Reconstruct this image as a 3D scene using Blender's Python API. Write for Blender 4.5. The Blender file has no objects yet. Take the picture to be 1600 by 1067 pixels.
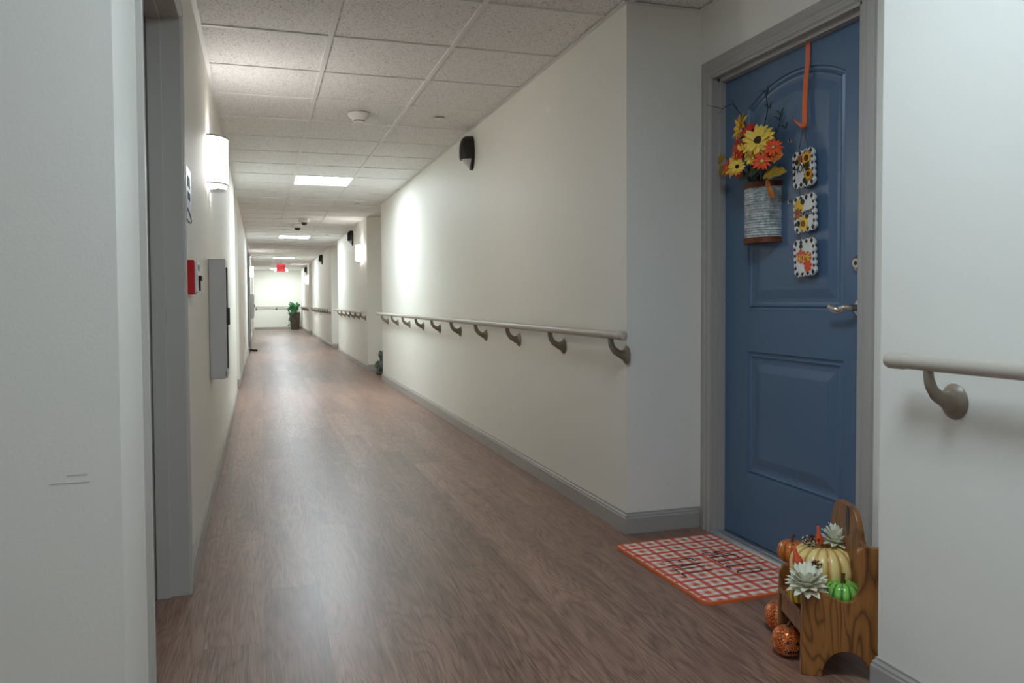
import bpy, bmesh, math, random
from mathutils import Vector, Matrix
random.seed(11)
PI = math.pi
SC = bpy.context.scene
C = SC.collection

# ------------------------------------------------------------------ camera, world, exposure
YAW, PIT, ROL, EYE = .2925, .0323, -.0061, 1.040
cam_d = bpy.data.cameras.new('camera')
cam_d.sensor_width = 36; cam_d.lens = 1204.49/1600*36
cam_d.shift_x = 29.15/1600; cam_d.shift_y = -23.19/1600
cam_d.clip_start = .02; cam_d.clip_end = 200
cam = bpy.data.objects.new('camera', cam_d); C.objects.link(cam)
fw = Vector((math.sin(YAW)*math.cos(PIT), math.cos(YAW)*math.cos(PIT), -math.sin(PIT)))
rt = Vector((math.cos(YAW), -math.sin(YAW), 0)); up = rt.cross(fw)
r2 = math.cos(ROL)*rt + math.sin(ROL)*up; u2 = -math.sin(ROL)*rt + math.cos(ROL)*up
m3 = Matrix((r2, u2, -fw)).transposed()
cam.matrix_world = Matrix.Translation((0, 0, EYE)) @ m3.to_4x4()
SC.camera = cam
w = bpy.data.worlds.new('world'); SC.world = w; w.use_nodes = True
w.node_tree.nodes['Background'].inputs[0].default_value = (.6, .65, .7, 1)
w.node_tree.nodes['Background'].inputs[1].default_value = .05
SC.view_settings.view_transform = 'Standard'; SC.view_settings.look = 'None'
SC.view_settings.exposure = 1.12; SC.view_settings.gamma = 1.0
try: SC.view_settings.use_curve_mapping = False
except Exception: pass
SC.cycles.max_bounces = 12; SC.cycles.diffuse_bounces = 8; SC.cycles.glossy_bounces = 5
SC.cycles.use_denoising = True
SC.cycles.sample_clamp_indirect = 6
PANEL_E, LOBBY_E, SCONCE_E = 21.0, 10.5, 8.0
PANEL_COL = (.80, .93, 1.0); SCONCE_COL = (1.0, .96, .92)

# daylight lamp added for cool fill outside the unseen window (left, behind the camera)
wl = bpy.data.lights.new('daylight_fill', 'AREA'); wl.shape = 'RECTANGLE'; wl.size = 3.4; wl.size_y = 1.35; wl.energy = 11; wl.color = (.70, .87, 1.0)
wlo = bpy.data.objects.new('daylight_fill', wl); C.objects.link(wlo); wlo.location = (-3.45, -1.1, 1.5); wlo.rotation_euler = (PI/2, 0, -PI/2)

# ------------------------------------------------------------------ plan of the place
A_, B_, BD, H = .2687, 1.5527, 1.926, 2.343
DX = 1.977                       # face of the blue door
YN, YC = 1.638, 3.104            # recess of the blue door
YFAR = 31.84
Y1END, Y2A, Y2B, Y3A, Y3B, Y4A = 10.313, 11.80, 16.44, 18.03, 25.1, 26.62

# ------------------------------------------------------------------ materials
def srgb(r, g, b):
    f = lambda c: ((c/255+.055)/1.055)**2.4 if c/255 > .04045 else c/255/12.92
    return (f(r), f(g), f(b), 1)
def mat(name, col, rough=.5, metal=0, bump=0, bscale=200, spec=.5, var=0, vscale=3, coat=0, emit=None, estr=0):
    m = bpy.data.materials.new(name); m.use_nodes = True
    nt = m.node_tree; n = nt.nodes; b = n['Principled BSDF']
    b.inputs['Base Color'].default_value = col
    b.inputs['Roughness'].default_value = rough; b.inputs['Metallic'].default_value = metal
    b.inputs['Specular IOR Level'].default_value = spec
    if coat: b.inputs['Coat Weight'].default_value = coat; b.inputs['Coat Roughness'].default_value = .15
    if emit: b.inputs['Emission Color'].default_value = (*emit, 1); b.inputs['Emission Strength'].default_value = estr
    tc = n.new('ShaderNodeTexCoord')
    if var:
        t = n.new('ShaderNodeTexNoise'); t.inputs['Scale'].default_value = vscale; t.inputs['Detail'].default_value = 5
        nt.links.new(tc.outputs['Object'], t.inputs['Vector'])
        mr = n.new('ShaderNodeMapRange'); mr.inputs[1].default_value = .3; mr.inputs[2].default_value = .7
        mr.inputs[3].default_value = 1-var; mr.inputs[4].default_value = 1+var
        nt.links.new(t.outputs['Fac'], mr.inputs[0])
        mx = n.new('ShaderNodeVectorMath'); mx.operation = 'SCALE'; mx.inputs[0].default_value = col[:3]
        nt.links.new(mr.outputs[0], mx.inputs['Scale']); nt.links.new(mx.outputs[0], b.inputs['Base Color'])
    if bump:
        t = n.new('ShaderNodeTexNoise'); t.inputs['Scale'].default_value = bscale; t.inputs['Detail'].default_value = 3
        nt.links.new(tc.outputs['Object'], t.inputs['Vector'])
        bp = n.new('ShaderNodeBump'); bp.inputs['Strength'].default_value = bump; bp.inputs['Distance'].default_value = .002
        nt.links.new(t.outputs['Fac'], bp.inputs['Height']); nt.links.new(bp.outputs[0], b.inputs['Normal'])
    return m
class NT:
    """small helper around a node tree"""
    def __init__(s, m): s.nt = m.node_tree; s.n = s.nt.nodes; s.b = s.n['Principled BSDF']; s.tc = s.n.new('ShaderNodeTexCoord')
    def link(s, a, b): s.nt.links.new(a, b)
    def math(s, op, a, b=None, c=None):
        q = s.n.new('ShaderNodeMath'); q.operation = op
        for i, v in enumerate((a, b, c)):
            if v is None: continue
            if isinstance(v, (int, float)): q.inputs[i].default_value = v
            else: s.link(v, q.inputs[i])
        return q.outputs[0]
    def noise(s, vec, scale, detail=3, rough=.5, dist=0):
        q = s.n.new('ShaderNodeTexNoise'); q.inputs['Scale'].default_value = scale; q.inputs['Detail'].default_value = detail
        q.inputs['Roughness'].default_value = rough; q.inputs['Distortion'].default_value = dist
        s.link(vec, q.inputs['Vector']); return q.outputs['Fac']
    def mapping(s, vec, scale=(1,1,1), loc=(0,0,0), rot=(0,0,0)):
        q = s.n.new('ShaderNodeMapping'); q.inputs['Scale'].default_value = scale
        q.inputs['Location'].default_value = loc; q.inputs['Rotation'].default_value = rot
        s.link(vec, q.inputs['Vector']); return q.outputs[0]
    def mix(s, f, a, b, blend='MIX'):
        q = s.n.new('ShaderNodeMix'); q.data_type = 'RGBA'; q.blend_type = blend
        for i, v in ((0, f), (6, a), (7, b)):
            if isinstance(v, (int, float)): q.inputs[i].default_value = v
            elif isinstance(v, tuple): q.inputs[i].default_value = v
            else: s.link(v, q.inputs[i])
        return q.outputs[2]
    def ramp(s, f, stops):
        q = s.n.new('ShaderNodeValToRGB'); e = q.color_ramp.elements
        while len(e) < len(stops): e.new(.5)
        for i, (p, c) in enumerate(stops): e[i].position = p; e[i].color = c
        s.link(f, q.inputs[0]); return q.outputs[0]
    def bump(s, h, st, dist=.002):
        q = s.n.new('ShaderNodeBump'); q.inputs['Strength'].default_value = st; q.inputs['Distance'].default_value = dist
        s.link(h, q.inputs['Height']); s.link(q.outputs[0], s.b.inputs['Normal'])

M = {}
M['wall'] = mat('wall_paint', srgb(236, 234, 225), .55, bump=.12, bscale=160, spec=.35)
M['trim'] = mat('grey_trim_paint', srgb(172, 168, 162), .42, bump=.05, bscale=90)
M['base'] = mat('grey_baseboard', srgb(168, 164, 158), .45)
M['metal_frame'] = mat('grey_frame_paint', srgb(188, 184, 177), .4, bump=.05, bscale=60)
M['door_blue'] = mat('blue_door_paint', srgb(84, 110, 138), .36, bump=.06, bscale=140, spec=.5)
M['door_grey'] = mat('grey_door_paint', srgb(120, 118, 112), .4)
M['rail'] = mat('taupe_vinyl', srgb(186, 178, 165), .42, bump=.12, bscale=500)
M['bracket'] = mat('taupe_bracket', srgb(136, 124, 108), .35)
M['chrome'] = mat('chrome', (.75, .75, .76, 1), .12, metal=1)
M['nickel'] = mat('brushed_nickel', (.55, .54, .52, 1), .28, metal=1)
M['alu'] = mat('aluminium_threshold', (.55, .57, .6, 1), .35, metal=.9)
M['white'] = mat('white_plastic', srgb(232, 231, 226), .4)
M['grid'] = mat('grid_white', srgb(232, 232, 231), .5)
M['panel_glow'] = mat('panel_diffuser', (1, 1, 1, 1), .5, emit=PANEL_COL, estr=PANEL_E)
M['lobby_glow'] = mat('lobby_diffuser', (1, 1, 1, 1), .5, emit=(.72, .88, 1.0), estr=LOBBY_E)
M['shade_glow'] = mat('sconce_shade', (1, 1, 1, 1), .5, emit=SCONCE_COL, estr=SCONCE_E)
M['black'] = mat('black_plastic', srgb(28, 27, 25), .35)
M['smoked'] = mat('grey_lens', srgb(205, 205, 208), .15)
M['red'] = mat('red_plastic', srgb(190, 22, 30), .35)
M['exit_glow'] = mat('exit_red_glow', srgb(230, 60, 70), .4, emit=(1, .08, .10), estr=.24)
M['exit_letters'] = mat('exit_letters', srgb(70, 4, 8), .4)
M['cabinet'] = mat('cabinet_enamel', srgb(214, 216, 218), .4)
M['ext_red'] = mat('extinguisher_red', srgb(170, 20, 22), .3)
M['dark_steel'] = mat('dark_steel', srgb(70, 70, 72), .35, metal=.6)
M['sign'] = mat('sign_plate', srgb(185, 198, 214), .35)
M['ink'] = mat('dark_ink', srgb(30, 34, 52), .5)
M['ribbon'] = mat('orange_ribbon', srgb(232, 112, 62), .6, bump=.2, bscale=300)
M['cord'] = mat('grey_cord', srgb(75, 72, 68), .8)
M['plaque'] = mat('plaque_white', srgb(228, 226, 222), .5, var=.04, vscale=60)
M['blk_paint'] = mat('black_paint', srgb(24, 24, 26), .5)
M['rust'] = mat('rusty_band', srgb(112, 62, 38), .6, metal=.3, var=.3, vscale=40, bump=.4)
M['mat_edge'] = mat('orange_binding', srgb(226, 112, 60), .8, bump=.4, bscale=400)
M['mat_ink'] = mat('mat_letters', srgb(35, 22, 24), .9)
M['yellow'] = mat('yellow_petal', srgb(238, 190, 48), .55, var=.18, vscale=25)
M['yellow2'] = mat('pale_yellow_petal', srgb(240, 205, 85), .55, var=.12, vscale=25)
M['orange'] = mat('orange_petal', srgb(226, 78, 30), .55, var=.2, vscale=25)
M['redorange'] = mat('red_petal', srgb(205, 52, 28), .55, var=.2, vscale=25)
M['seedhead'] = mat('seed_head', srgb(52, 30, 20), .9, bump=1, bscale=250)
M['seedyellow'] = mat('yellow_seed', srgb(205, 190, 110), .8, bump=1, bscale=250)
M['leaf'] = mat('dark_leaf', srgb(40, 58, 28), .6, var=.3, vscale=30)
M['fall_leaf'] = mat('autumn_leaf', srgb(150, 120, 30), .55, var=.35, vscale=35)
M['orange_leaf'] = mat('orange_leaf', srgb(190, 110, 28), .55, var=.25, vscale=35)
M['twig'] = mat('twig', srgb(40, 32, 28), .8)
M['stem_d'] = mat('pumpkin_stem', srgb(70, 46, 26), .5, var=.3, vscale=60, bump=.5, bscale=80)
M['stem_t'] = mat('tan_stem', srgb(140, 92, 40), .5, var=.3, vscale=60, bump=.5, bscale=80)
M['gourd'] = mat('orange_gourd', srgb(214, 82, 34), .3, coat=.5, var=.15, vscale=20)
M['lily'] = mat('white_lily', srgb(232, 232, 212), .5, var=.06, vscale=20)
M['lilyg'] = mat('green_lily', srgb(170, 190, 90), .5)
M['berry'] = mat('berry_dark', srgb(110, 40, 24), .3)
M['berryw'] = mat('berry_cream', srgb(225, 215, 185), .35)
M['basket'] = mat('basket_dark', srgb(72, 62, 50), .8, var=.35, vscale=12, bump=1, bscale=60)
M['ivy'] = mat('ivy_green', srgb(40, 100, 50), .5, var=.35, vscale=8)
M['soil'] = mat('soil', srgb(40, 30, 22), .9)
M['statue'] = mat('grey_green_stone', srgb(92, 98, 88), .7, var=.25, vscale=20, bump=.3)
M['firedoor'] = mat('dark_grey_door', srgb(140, 140, 138), .45)

M['lamp_glow'] = mat('lamp_head_glow', (1, 1, 1, 1), .4, emit=(1, 1, 1), estr=1.2)
# floor: walnut vinyl planks along the corridor
def floor_mat():
    m = bpy.data.materials.new('vinyl_planks'); m.use_nodes = True; k = NT(m)
    P = k.tc.outputs['Object']
    br = k.n.new('ShaderNodeTexBrick'); br.offset = .37; br.offset_frequency = 2
    v = k.mapping(P, rot=(0, 0, PI/2)); k.link(v, br.inputs['Vector'])
    br.inputs['Scale'].default_value = 1; br.inputs['Brick Width'].default_value = 1.22; br.inputs['Row Height'].default_value = .184
    br.inputs['Mortar Size'].default_value = .0007; br.inputs['Mortar Smooth'].default_value = .3; br.inputs['Bias'].default_value = 0
    br.inputs['Color1'].default_value = (0, 0, 0, 1); br.inputs['Color2'].default_value = (1, 1, 1, 1); br.inputs['Mortar'].default_value = (.5, .5, .5, 1)
    tone = br.outputs['Color']
    off = k.n.new('ShaderNodeVectorMath'); off.operation = 'MULTIPLY_ADD'
    k.link(tone, off.inputs[0]); off.inputs[1].default_value = (3, 17, 5); k.link(P, off.inputs[2])
    Q = off.outputs[0]
    g1 = k.noise(k.mapping(Q, (3.2, .42, 1)), 2.3, 2, .5, .25)           # broad cathedral rings
    rings = k.math('FRACT', k.math('MULTIPLY', g1, 17))
    rings = k.math('ABSOLUTE', k.math('SUBTRACT', rings, .5))
    rings = k.math('POWER', k.math('MULTIPLY', rings, 2), 2.2)
    fine = k.noise(k.mapping(Q, (130, 4.0, 1)), 1.0, 5, .65)
    pores = k.noise(k.mapping(Q, (300, 9, 1)), 1.0, 3, .6)
    broad = k.noise(k.mapping(Q, (9, .6, 1)), 1.0, 3, .5)
    f = k.math('ADD', k.math('MULTIPLY', rings, -.17), k.math('MULTIPLY', fine, .72))
    f = k.math('ADD', f, k.math('MULTIPLY', broad, .45))
    f = k.math('ADD', f, k.math('MULTIPLY', tone, .13))
    col = k.ramp(f, [(.20, srgb(72, 48, 38)), (.48, srgb(122, 90, 75)), (.70, srgb(154, 118, 100)), (.98, srgb(186, 150, 130))])
    pm = k.ramp(pores, [(.34, (.48, .46, .46, 1)), (.48, (1, 1, 1, 1))])
    col = k.mix(1.0, col, pm, 'MULTIPLY')
    col = k.mix(br.outputs['Fac'], col, srgb(58, 40, 34))
    k.link(col, k.b.inputs['Base Color'])
    rr = k.math('ADD', .27, k.math('MULTIPLY', fine, .16)); k.link(rr, k.b.inputs['Roughness'])
    k.b.inputs['Specular IOR Level'].default_value = .70
    k.bump(k.math('ADD', k.math('MULTIPLY', fine, .6), k.math('MULTIPLY', br.outputs['Fac'], -1.5)), .25, .0012)
    return m
M['floor'] = floor_mat()

def ceiling_mat():
    m = bpy.data.materials.new('mineral_fibre_tile'); m.use_nodes = True; k = NT(m)
    P = k.tc.outputs['Object']
    a = k.noise(P, 130, 2, .5, 1.2); b2 = k.noise(k.mapping(P, loc=(3, 5, 0)), 330, 2, .5)
    pits = k.ramp(a, [(.36, (.50, .48, .46, 1)), (.43, (1, 1, 1, 1))])
    pits2 = k.ramp(b2, [(.34, (.62, .60, .58, 1)), (.42, (1, 1, 1, 1))])
    c = k.mix(1, pits, pits2, 'MULTIPLY')
    col = k.mix(1, c, srgb(246, 246, 245), 'MULTIPLY')
    k.link(col, k.b.inputs['Base Color']); k.b.inputs['Roughness'].default_value = .85; k.b.inputs['Specular IOR Level'].default_value = .2
    k.bump(c, .4, .002)
    return m
M['ceiling'] = ceiling_mat()

def wood_mat(name, dark, lite, axis='z', scale=1, seed=0):
    m = bpy.data.materials.new(name); m.use_nodes = True; k = NT(m)
    s = {'z': (7, 7, 1.3), 'x': (1.3, 7, 7), 'y': (7, 1.3, 7)}[axis]
    P = k.mapping(k.tc.outputs['Object'], tuple(q*scale for q in s), (seed, seed*.7, 0))
    a = k.noise(P, 1.0, 2, .5, .3)
    r = k.math('FRACT', k.math('MULTIPLY', a, 15)); r = k.math('POWER', k.math('ABSOLUTE', k.math('SUBTRACT', k.math('MULTIPLY', r, 2), 1)), 3)
    fine = k.noise(k.mapping(P, (22, 22, 2) if axis == 'z' else (22, 22, 22)), 1, 3, .6)
    f = k.math('ADD', k.math('MULTIPLY', r, -.42), k.math('ADD', .42, k.math('MULTIPLY', fine, .5)))
    k.link(k.ramp(f, [(.1, dark), (.85, lite)]), k.b.inputs['Base Color'])
    k.b.inputs['Roughness'].default_value = .38; k.b.inputs['Specular IOR Level'].default_value = .5
    k.bump(f, .15, .001)
    return m
M['bench'] = wood_mat('stained_pine', srgb(62, 34, 16), srgb(176, 118, 60), 'z', 1.45, 3)
M['bench2'] = wood_mat('stained_pine_back', srgb(70, 40, 20), srgb(158, 104, 54), 'z', 1.1, 7)

def galv_mat():
    m = bpy.data.materials.new('galvanised_steel'); m.use_nodes = True; k = NT(m)
    P = k.tc.outputs['Object']
    a = k.noise(P, 55, 4, .7, .6); c = k.noise(k.mapping(P, (8, 8, 90)), 2, 3, .6)
    f = k.math('ADD', k.math('MULTIPLY', a, .6), k.math('MULTIPLY', c, .4))
    k.link(k.ramp(f, [(.36, srgb(120, 126, 126)), (.48, srgb(186, 194, 194)), (.62, srgb(236, 240, 240))]), k.b.inputs['Base Color'])
    k.b.inputs['Metallic'].default_value = .3; k.b.inputs['Roughness'].default_value = .38
    k.bump(c, .6, .003)
    return m
M['galv'] = galv_mat()

def gingham_mat():
    m = bpy.data.materials.new('gingham_cloth'); m.use_nodes = True; k = NT(m)
    P = k.tc.outputs['Object']; wob = k.noise(P, 26, 2)
    sep = k.n.new('ShaderNodeSeparateXYZ'); k.link(P, sep.inputs[0])
    def stripes(o, per, ph):
        v = k.math('ADD', o, k.math('MULTIPLY', k.math('SUBTRACT', wob, .5), .012))
        u = k.math('FRACT', k.math('ADD', k.math('DIVIDE', v, per), ph + 50))
        d = k.math('ABSOLUTE', k.math('SUBTRACT', u, .5))
        dark = k.math('SUBTRACT', 1, k.math('SMOOTH_MIN', 1, k.math('MULTIPLY', k.math('MAXIMUM', k.math('SUBTRACT', d, .095), 0), 22), .05))
        lite = k.math('MINIMUM', 1, k.math('MULTIPLY', k.math('MAXIMUM', k.math('SUBTRACT', d, .32), 0), 14))
        return dark, lite
    d1, l1 = stripes(sep.outputs[0], .082, .1); d2, l2 = stripes(sep.outputs[1], .078, .2)
    c = k.mix(k.math('MULTIPLY', l1, .55), srgb(240, 232, 226), srgb(230, 158, 116))
    c = k.mix(k.math('MULTIPLY', l2, .50), c, srgb(228, 146, 104))
    c = k.mix(k.math('MULTIPLY', k.math('MULTIPLY', l1, l2), .8), c, srgb(214, 84, 48))
    c = k.mix(k.math('MULTIPLY', d1, .88), c, srgb(226, 88, 58))
    c = k.mix(k.math('MULTIPLY', d2, .88), c, srgb(220, 76, 52))
    k.link(c, k.b.inputs['Base Color']); k.b.inputs['Roughness'].default_value = .9; k.b.inputs['Specular IOR Level'].default_value = .15
    k.bump(k.noise(P, 500, 2), .4, .001)
    return m
M['gingham'] = gingham_mat()

def pumpkin_mat(name, groove, rib, n=12, top=None, rough=.35, coat=.2, glitter=False):
    m = bpy.data.materials.new(name); m.use_nodes = True; k = NT(m)
    P = k.tc.outputs['Object']
    sep = k.n.new('ShaderNodeSeparateXYZ'); k.link(P, sep.inputs[0])
    ang = k.math('ARCTAN2', sep.outputs[1], sep.outputs[0])
    g = k.math('ABSOLUTE', k.math('COSINE', k.math('MULTIPLY', ang, n/2)))     # 0 in the grooves
    nz = k.noise(P, 30, 4, .6)
    f = k.math('ADD', k.math('MULTIPLY', k.math('POWER', g, .6), .75), k.math('MULTIPLY', nz, .3))
    c = k.ramp(f, [(.35, groove), (.8, rib)])
    if glitter:
        vo = k.n.new('ShaderNodeTexVoronoi'); vo.inputs['Scale'].default_value = 420; k.link(P, vo.inputs['Vector'])
        sv = k.n.new('ShaderNodeSeparateColor'); k.link(vo.outputs['Color'], sv.inputs[0])
        c = k.mix(k.math('GREATER_THAN', sv.outputs[0], .80), c, srgb(250, 196, 140))
        bp = k.n.new('ShaderNodeVectorMath'); bp.operation = 'SUBTRACT'
        k.bump(sv.outputs[1], 1.0, .004); k.b.inputs['Metallic'].default_value = .35
    k.link(c, k.b.inputs['Base Color'])
    k.b.inputs['Roughness'].default_value = rough; k.b.inputs['Coat Weight'].default_value = coat
    return m
M['p_cream'] = pumpkin_mat('cream_pumpkin', srgb(196, 140, 62), srgb(240, 214, 140), 16)
M['p_orange'] = pumpkin_mat('orange_pumpkin', srgb(150, 66, 14), srgb(206, 112, 38), 10, rough=.25, coat=.5)
M['p_green'] = pumpkin_mat('green_pumpkin', srgb(44, 116, 26), srgb(134, 200, 88), 12, rough=.25, coat=.5)
M['p_stripe'] = pumpkin_mat('striped_gourd', srgb(60, 70, 20), srgb(226, 190, 60), 10, rough=.3, coat=.4)
M['p_glit'] = pumpkin_mat('glitter_pumpkin', srgb(178, 68, 14), srgb(214, 92, 26), 8, rough=.3, coat=0, glitter=True)

# ------------------------------------------------------------------ mesh helpers
def obj(name, bm, m, parent=None, loc=None, smooth=False, bevel=0):
    me = bpy.data.meshes.new(name); bm.normal_update()
    bmesh.ops.recalc_face_normals(bm, faces=bm.faces[:]) if len(bm.faces) else None
    bm.to_mesh(me); bm.free()
    ms = m if isinstance(m, (list, tuple)) else [m]
    for q in ms: me.materials.append(q)
    o = bpy.data.objects.new(name, me); C.objects.link(o)
    if smooth:
        for p in me.polygons: p.use_smooth = True
    if parent: o.parent = parent
    if loc: o.location = loc
    if bevel:
        b = o.modifiers.new('bevel', 'BEVEL'); b.width = bevel; b.segments = 2; b.limit_method = 'ANGLE'; b.angle_limit = .6
    return o
def smooth_angle(o, a=40):
    me = o.data
    for p in me.polygons: p.use_smooth = True
    bm = bmesh.new(); bm.from_mesh(me)
    for e in bm.edges:
        if len(e.link_faces) == 2 and e.calc_face_angle(0) > math.radians(a): e.smooth = False
    bm.to_mesh(me); bm.free(); return o
def bx(bm, x0, x1, y0, y1, z0, z1, mi=0):
    vs = [bm.verts.new((x, y, z)) for x in (x0, x1) for y in (y0, y1) for z in (z0, z1)]
    for f in ((0,1,3,2), (4,6,7,5), (0,4,5,1), (2,3,7,6), (0,2,6,4), (1,5,7,3)):
        fc = bm.faces.new([vs[i] for i in f]); fc.material_index = mi
    return vs
def tube(bm, pts, rad, seg=12, cap=True):
    pts = [Vector(p) for p in pts]; n = len(pts)
    rad = rad if isinstance(rad, (list, tuple)) else [rad]*n
    rings = []; prev = None
    for i, p in enumerate(pts):
        t = (pts[min(i+1, n-1)]-pts[max(i-1, 0)]).normalized()
        if prev is None:
            a = Vector((0, 0, 1)) if abs(t.z) < .9 else Vector((1, 0, 0)); u = t.cross(a).normalized()
        else: u = (prev - t*prev.dot(t)).normalized()
        prev = u; v = t.cross(u)
        rr = rad[i]; rx, ry = rr if isinstance(rr, tuple) else (rr, rr)
        rings.append([bm.verts.new(p + u*math.cos(2*PI*k/seg)*rx + v*math.sin(2*PI*k/seg)*ry) for k in range(seg)])
    for a, b in zip(rings, rings[1:]):
        for k in range(seg): bm.faces.new((a[k], a[(k+1) % seg], b[(k+1) % seg], b[k]))
    if cap: bm.faces.new(rings[0][::-1]); bm.faces.new(rings[-1])
    return bm
def lathe(bm, prof, seg=32, center=(0,0,0), axis='z', sx=1, sy=1):
    cx, cy, cz = center; rings = []
    def mk(a, b, c):
        if axis == 'z': return (cx+a*sx, cy+b*sy, cz+c)
        if axis == 'x': return (cx+c, cy+a*sx, cz+b*sy)
        return (cx+a*sx, cy+c, cz+b*sy)
    for r, z in prof:
        if r < 1e-6: rings.append([bm.verts.new(mk(0, 0, z))])
        else: rings.append([bm.verts.new(mk(r*math.cos(2*PI*k/seg), r*math.sin(2*PI*k/seg), z)) for k in range(seg)])
    for a, b in zip(rings, rings[1:]):
        for k in range(seg):
            q = [a[k % len(a)], a[(k+1) % len(a)], b[(k+1) % len(b)], b[k % len(b)]]
            u = []; [u.append(x) for x in q if x not in u]
            if len(u) > 2:
                try: bm.faces.new(u)
                except ValueError: pass
    return bm
def sphere(bm, c, r, seg=20, rings=12, s=(1,1,1)):
    g = bmesh.ops.create_uvsphere(bm, u_segments=seg, v_segments=rings, radius=r)
    for v in g['verts']: v.co = Vector((v.co.x*s[0], v.co.y*s[1], v.co.z*s[2])) + Vector(c)
    return g['verts']
def prism(bm, pts, thick, plane='xy', at=0, mi=0):
    """closed polygon given in 2D, extruded along the third axis from `at` to at+thick"""
    def mk(a, b, c): return {'xy': (a, b, c), 'yz': (c, a, b), 'xz': (a, c, b)}[plane]
    lo = [bm.verts.new(mk(a, b, at)) for a, b in pts]; hi = [bm.verts.new(mk(a, b, at+thick)) for a, b in pts]
    n = len(pts); fs = [bm.faces.new(lo[::-1]), bm.faces.new(hi)]
    for i in range(n): fs.append(bm.faces.new((lo[i], lo[(i+1) % n], hi[(i+1) % n], hi[i])))
    for f in fs: f.material_index = mi
    return bm
def sweep(bm, path, out, prof, flip=1):
    """mitred sweep: profile (s, t): s sideways in the plane, t along `out`"""
    path = [Vector(p) for p in path]; out = Vector(out).normalized(); n = len(path); rings = []
    for i, p in enumerate(path):
        d0 = (p-path[i-1]).normalized() if i else None; d1 = (path[i+1]-p).normalized() if i < n-1 else None
        s0 = d0.cross(out)*flip if d0 else None; s1 = d1.cross(out)*flip if d1 else None
        if s0 and s1:
            s = (s0+s1); s = s / max(.2, (s.dot(s0)))
        else: s = s0 or s1
        rings.append([bm.verts.new(p + s*a + out*b) for a, b in prof])
    k = len(prof)
    for a, b in zip(rings, rings[1:]):
        for j in range(k): bm.faces.new((a[j], a[(j+1) % k], b[(j+1) % k], b[j]))
    bm.faces.new(rings[0][::-1]); bm.faces.new(rings[-1])
    return bm
def arc(p0, p1, p2, n=10):
    p0, p1, p2 = map(Vector, (p0, p1, p2))
    return [p0*(1-t)**2 + p1*2*t*(1-t) + p2*t*t for t in [i/n for i in range(n+1)]]
def tag(o, label, cat, group=None, kind=None):
    o['label'] = label; o['category'] = cat
    if group: o['group'] = group
    if kind: o['kind'] = kind
    return o
def thing(name, label, cat, loc=(0,0,0), rotz=0, group=None):
    o = bpy.data.objects.new(name, None); C.objects.link(o); o.location = loc; o.rotation_euler = (0, 0, rotz)
    o.empty_display_size = .05
    return tag(o, label, cat, group)
def struct(name, bm, m, label=None, **k):
    o = obj(name, bm, m, **k); o['kind'] = 'structure'
    if label: o['label'] = label
    return o
def sempty(name, label, loc=(0,0,0)):
    o = bpy.data.objects.new(name, None); C.objects.link(o); o.location = loc; o['kind'] = 'structure'; o['label'] = label; o['category'] = 'door'
    return o
def dup(root, loc, rotz=None, label=None):
    r = root.copy(); C.objects.link(r); r.location = loc
    if rotz is not None: r.rotation_euler = (0, 0, rotz)
    if label: r['label'] = label
    for ch in list(root.children):
        c = ch.copy(); C.objects.link(c); c.parent = r
        for g in ch.children:
            d = g.copy(); C.objects.link(d); d.parent = c
    return r
def text_bm(s, size, extrude=.001, align='CENTER'):
    cu = bpy.data.curves.new('text', 'FONT'); cu.body = s; cu.size = size; cu.extrude = extrude; cu.align_x = align; cu.align_y = 'CENTER'
    o = bpy.data.objects.new('text', cu); C.objects.link(o)
    bpy.context.view_layer.update()
    me = bpy.data.meshes.new_from_object(o); bm = bmesh.new(); bm.from_mesh(me)
    bpy.data.objects.remove(o); bpy.data.meshes.remove(me); bpy.data.curves.remove(cu)
    return bm

# ------------------------------------------------------------------ room shell
YB, XL = -7.0, -3.2
TOP = H + .12
b = bmesh.new(); bx(b, XL-.1, 2.3, YB-.1, YFAR+.2, -.1, 0); struct('floor', b, M['floor'], 'walnut brown vinyl plank floor')
b = bmesh.new(); bx(b, XL-.1, 2.3, YB-.1, YFAR+.2, H+.006, TOP)
ceil = struct('ceiling', b, M['ceiling'], 'white speckled drop ceiling tiles')
# T-bar grid
b = bmesh.new()
def bar(x0, x1, y0, y1, dz=0): bx(b, x0, x1, y0, y1, H-.001+dz, H+.010+dz)
for k in range(0, 11):
    x = .958 + .61 - .61*k
    if x > B_+.02: y0, y1 = YN, YC
    elif x < -A_: y0, y1 = YB, 1.66
    else: y0, y1 = YB, YFAR
    if abs(x+A_) < .03: continue
    bar(x-.012, x+.012, y0, y1)
for k in range(-18, 48):
    y = 3.284 + .61*k
    xl = XL if y < 1.66 else -A_-(.3 if 9.1 < y < 10.1 else 0)
    xr = BD if (YN < y < YC or Y1END < y < Y2A or Y2B < y < Y3A or Y3B < y < Y4A) else B_
    bar(xl, xr, y-.0115, y+.0115, .0006)
obj('ceiling_grid', b, M['grid'], ceil)
# wall angle trim along both walls
b = bmesh.new()
def ledge(pts): sweep(b, [(x, y, H-.0015) for x, y in pts], (0, 0, 1), [(0, 0), (.022, 0), (.022, .002), (.002, .002), (.002, .009), (0, .009)], flip=-1)
RIGHT = [(B_, YB), (B_, YN), (BD, YN), (BD, YC), (B_, YC), (B_, Y1END), (BD, Y1END), (BD, Y2A), (B_, Y2A), (B_, Y2B), (BD, Y2B), (BD, Y3A), (B_, Y3A), (B_, Y3B), (BD, Y3B), (BD, Y4A), (B_, Y4A), (B_, YFAR)]
LEFT = [(-A_, YFAR), (-A_, 10.1), (-A_-.35, 10.1), (-A_-.35, 9.1), (-A_, 9.1), (-A_, 1.66), (XL, 1.66)]
ledge(RIGHT); ledge(LEFT); ledge([(B_, YFAR), (-A_, YFAR)])
obj('wall_angle', b, M['grid'], ceil)

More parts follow.
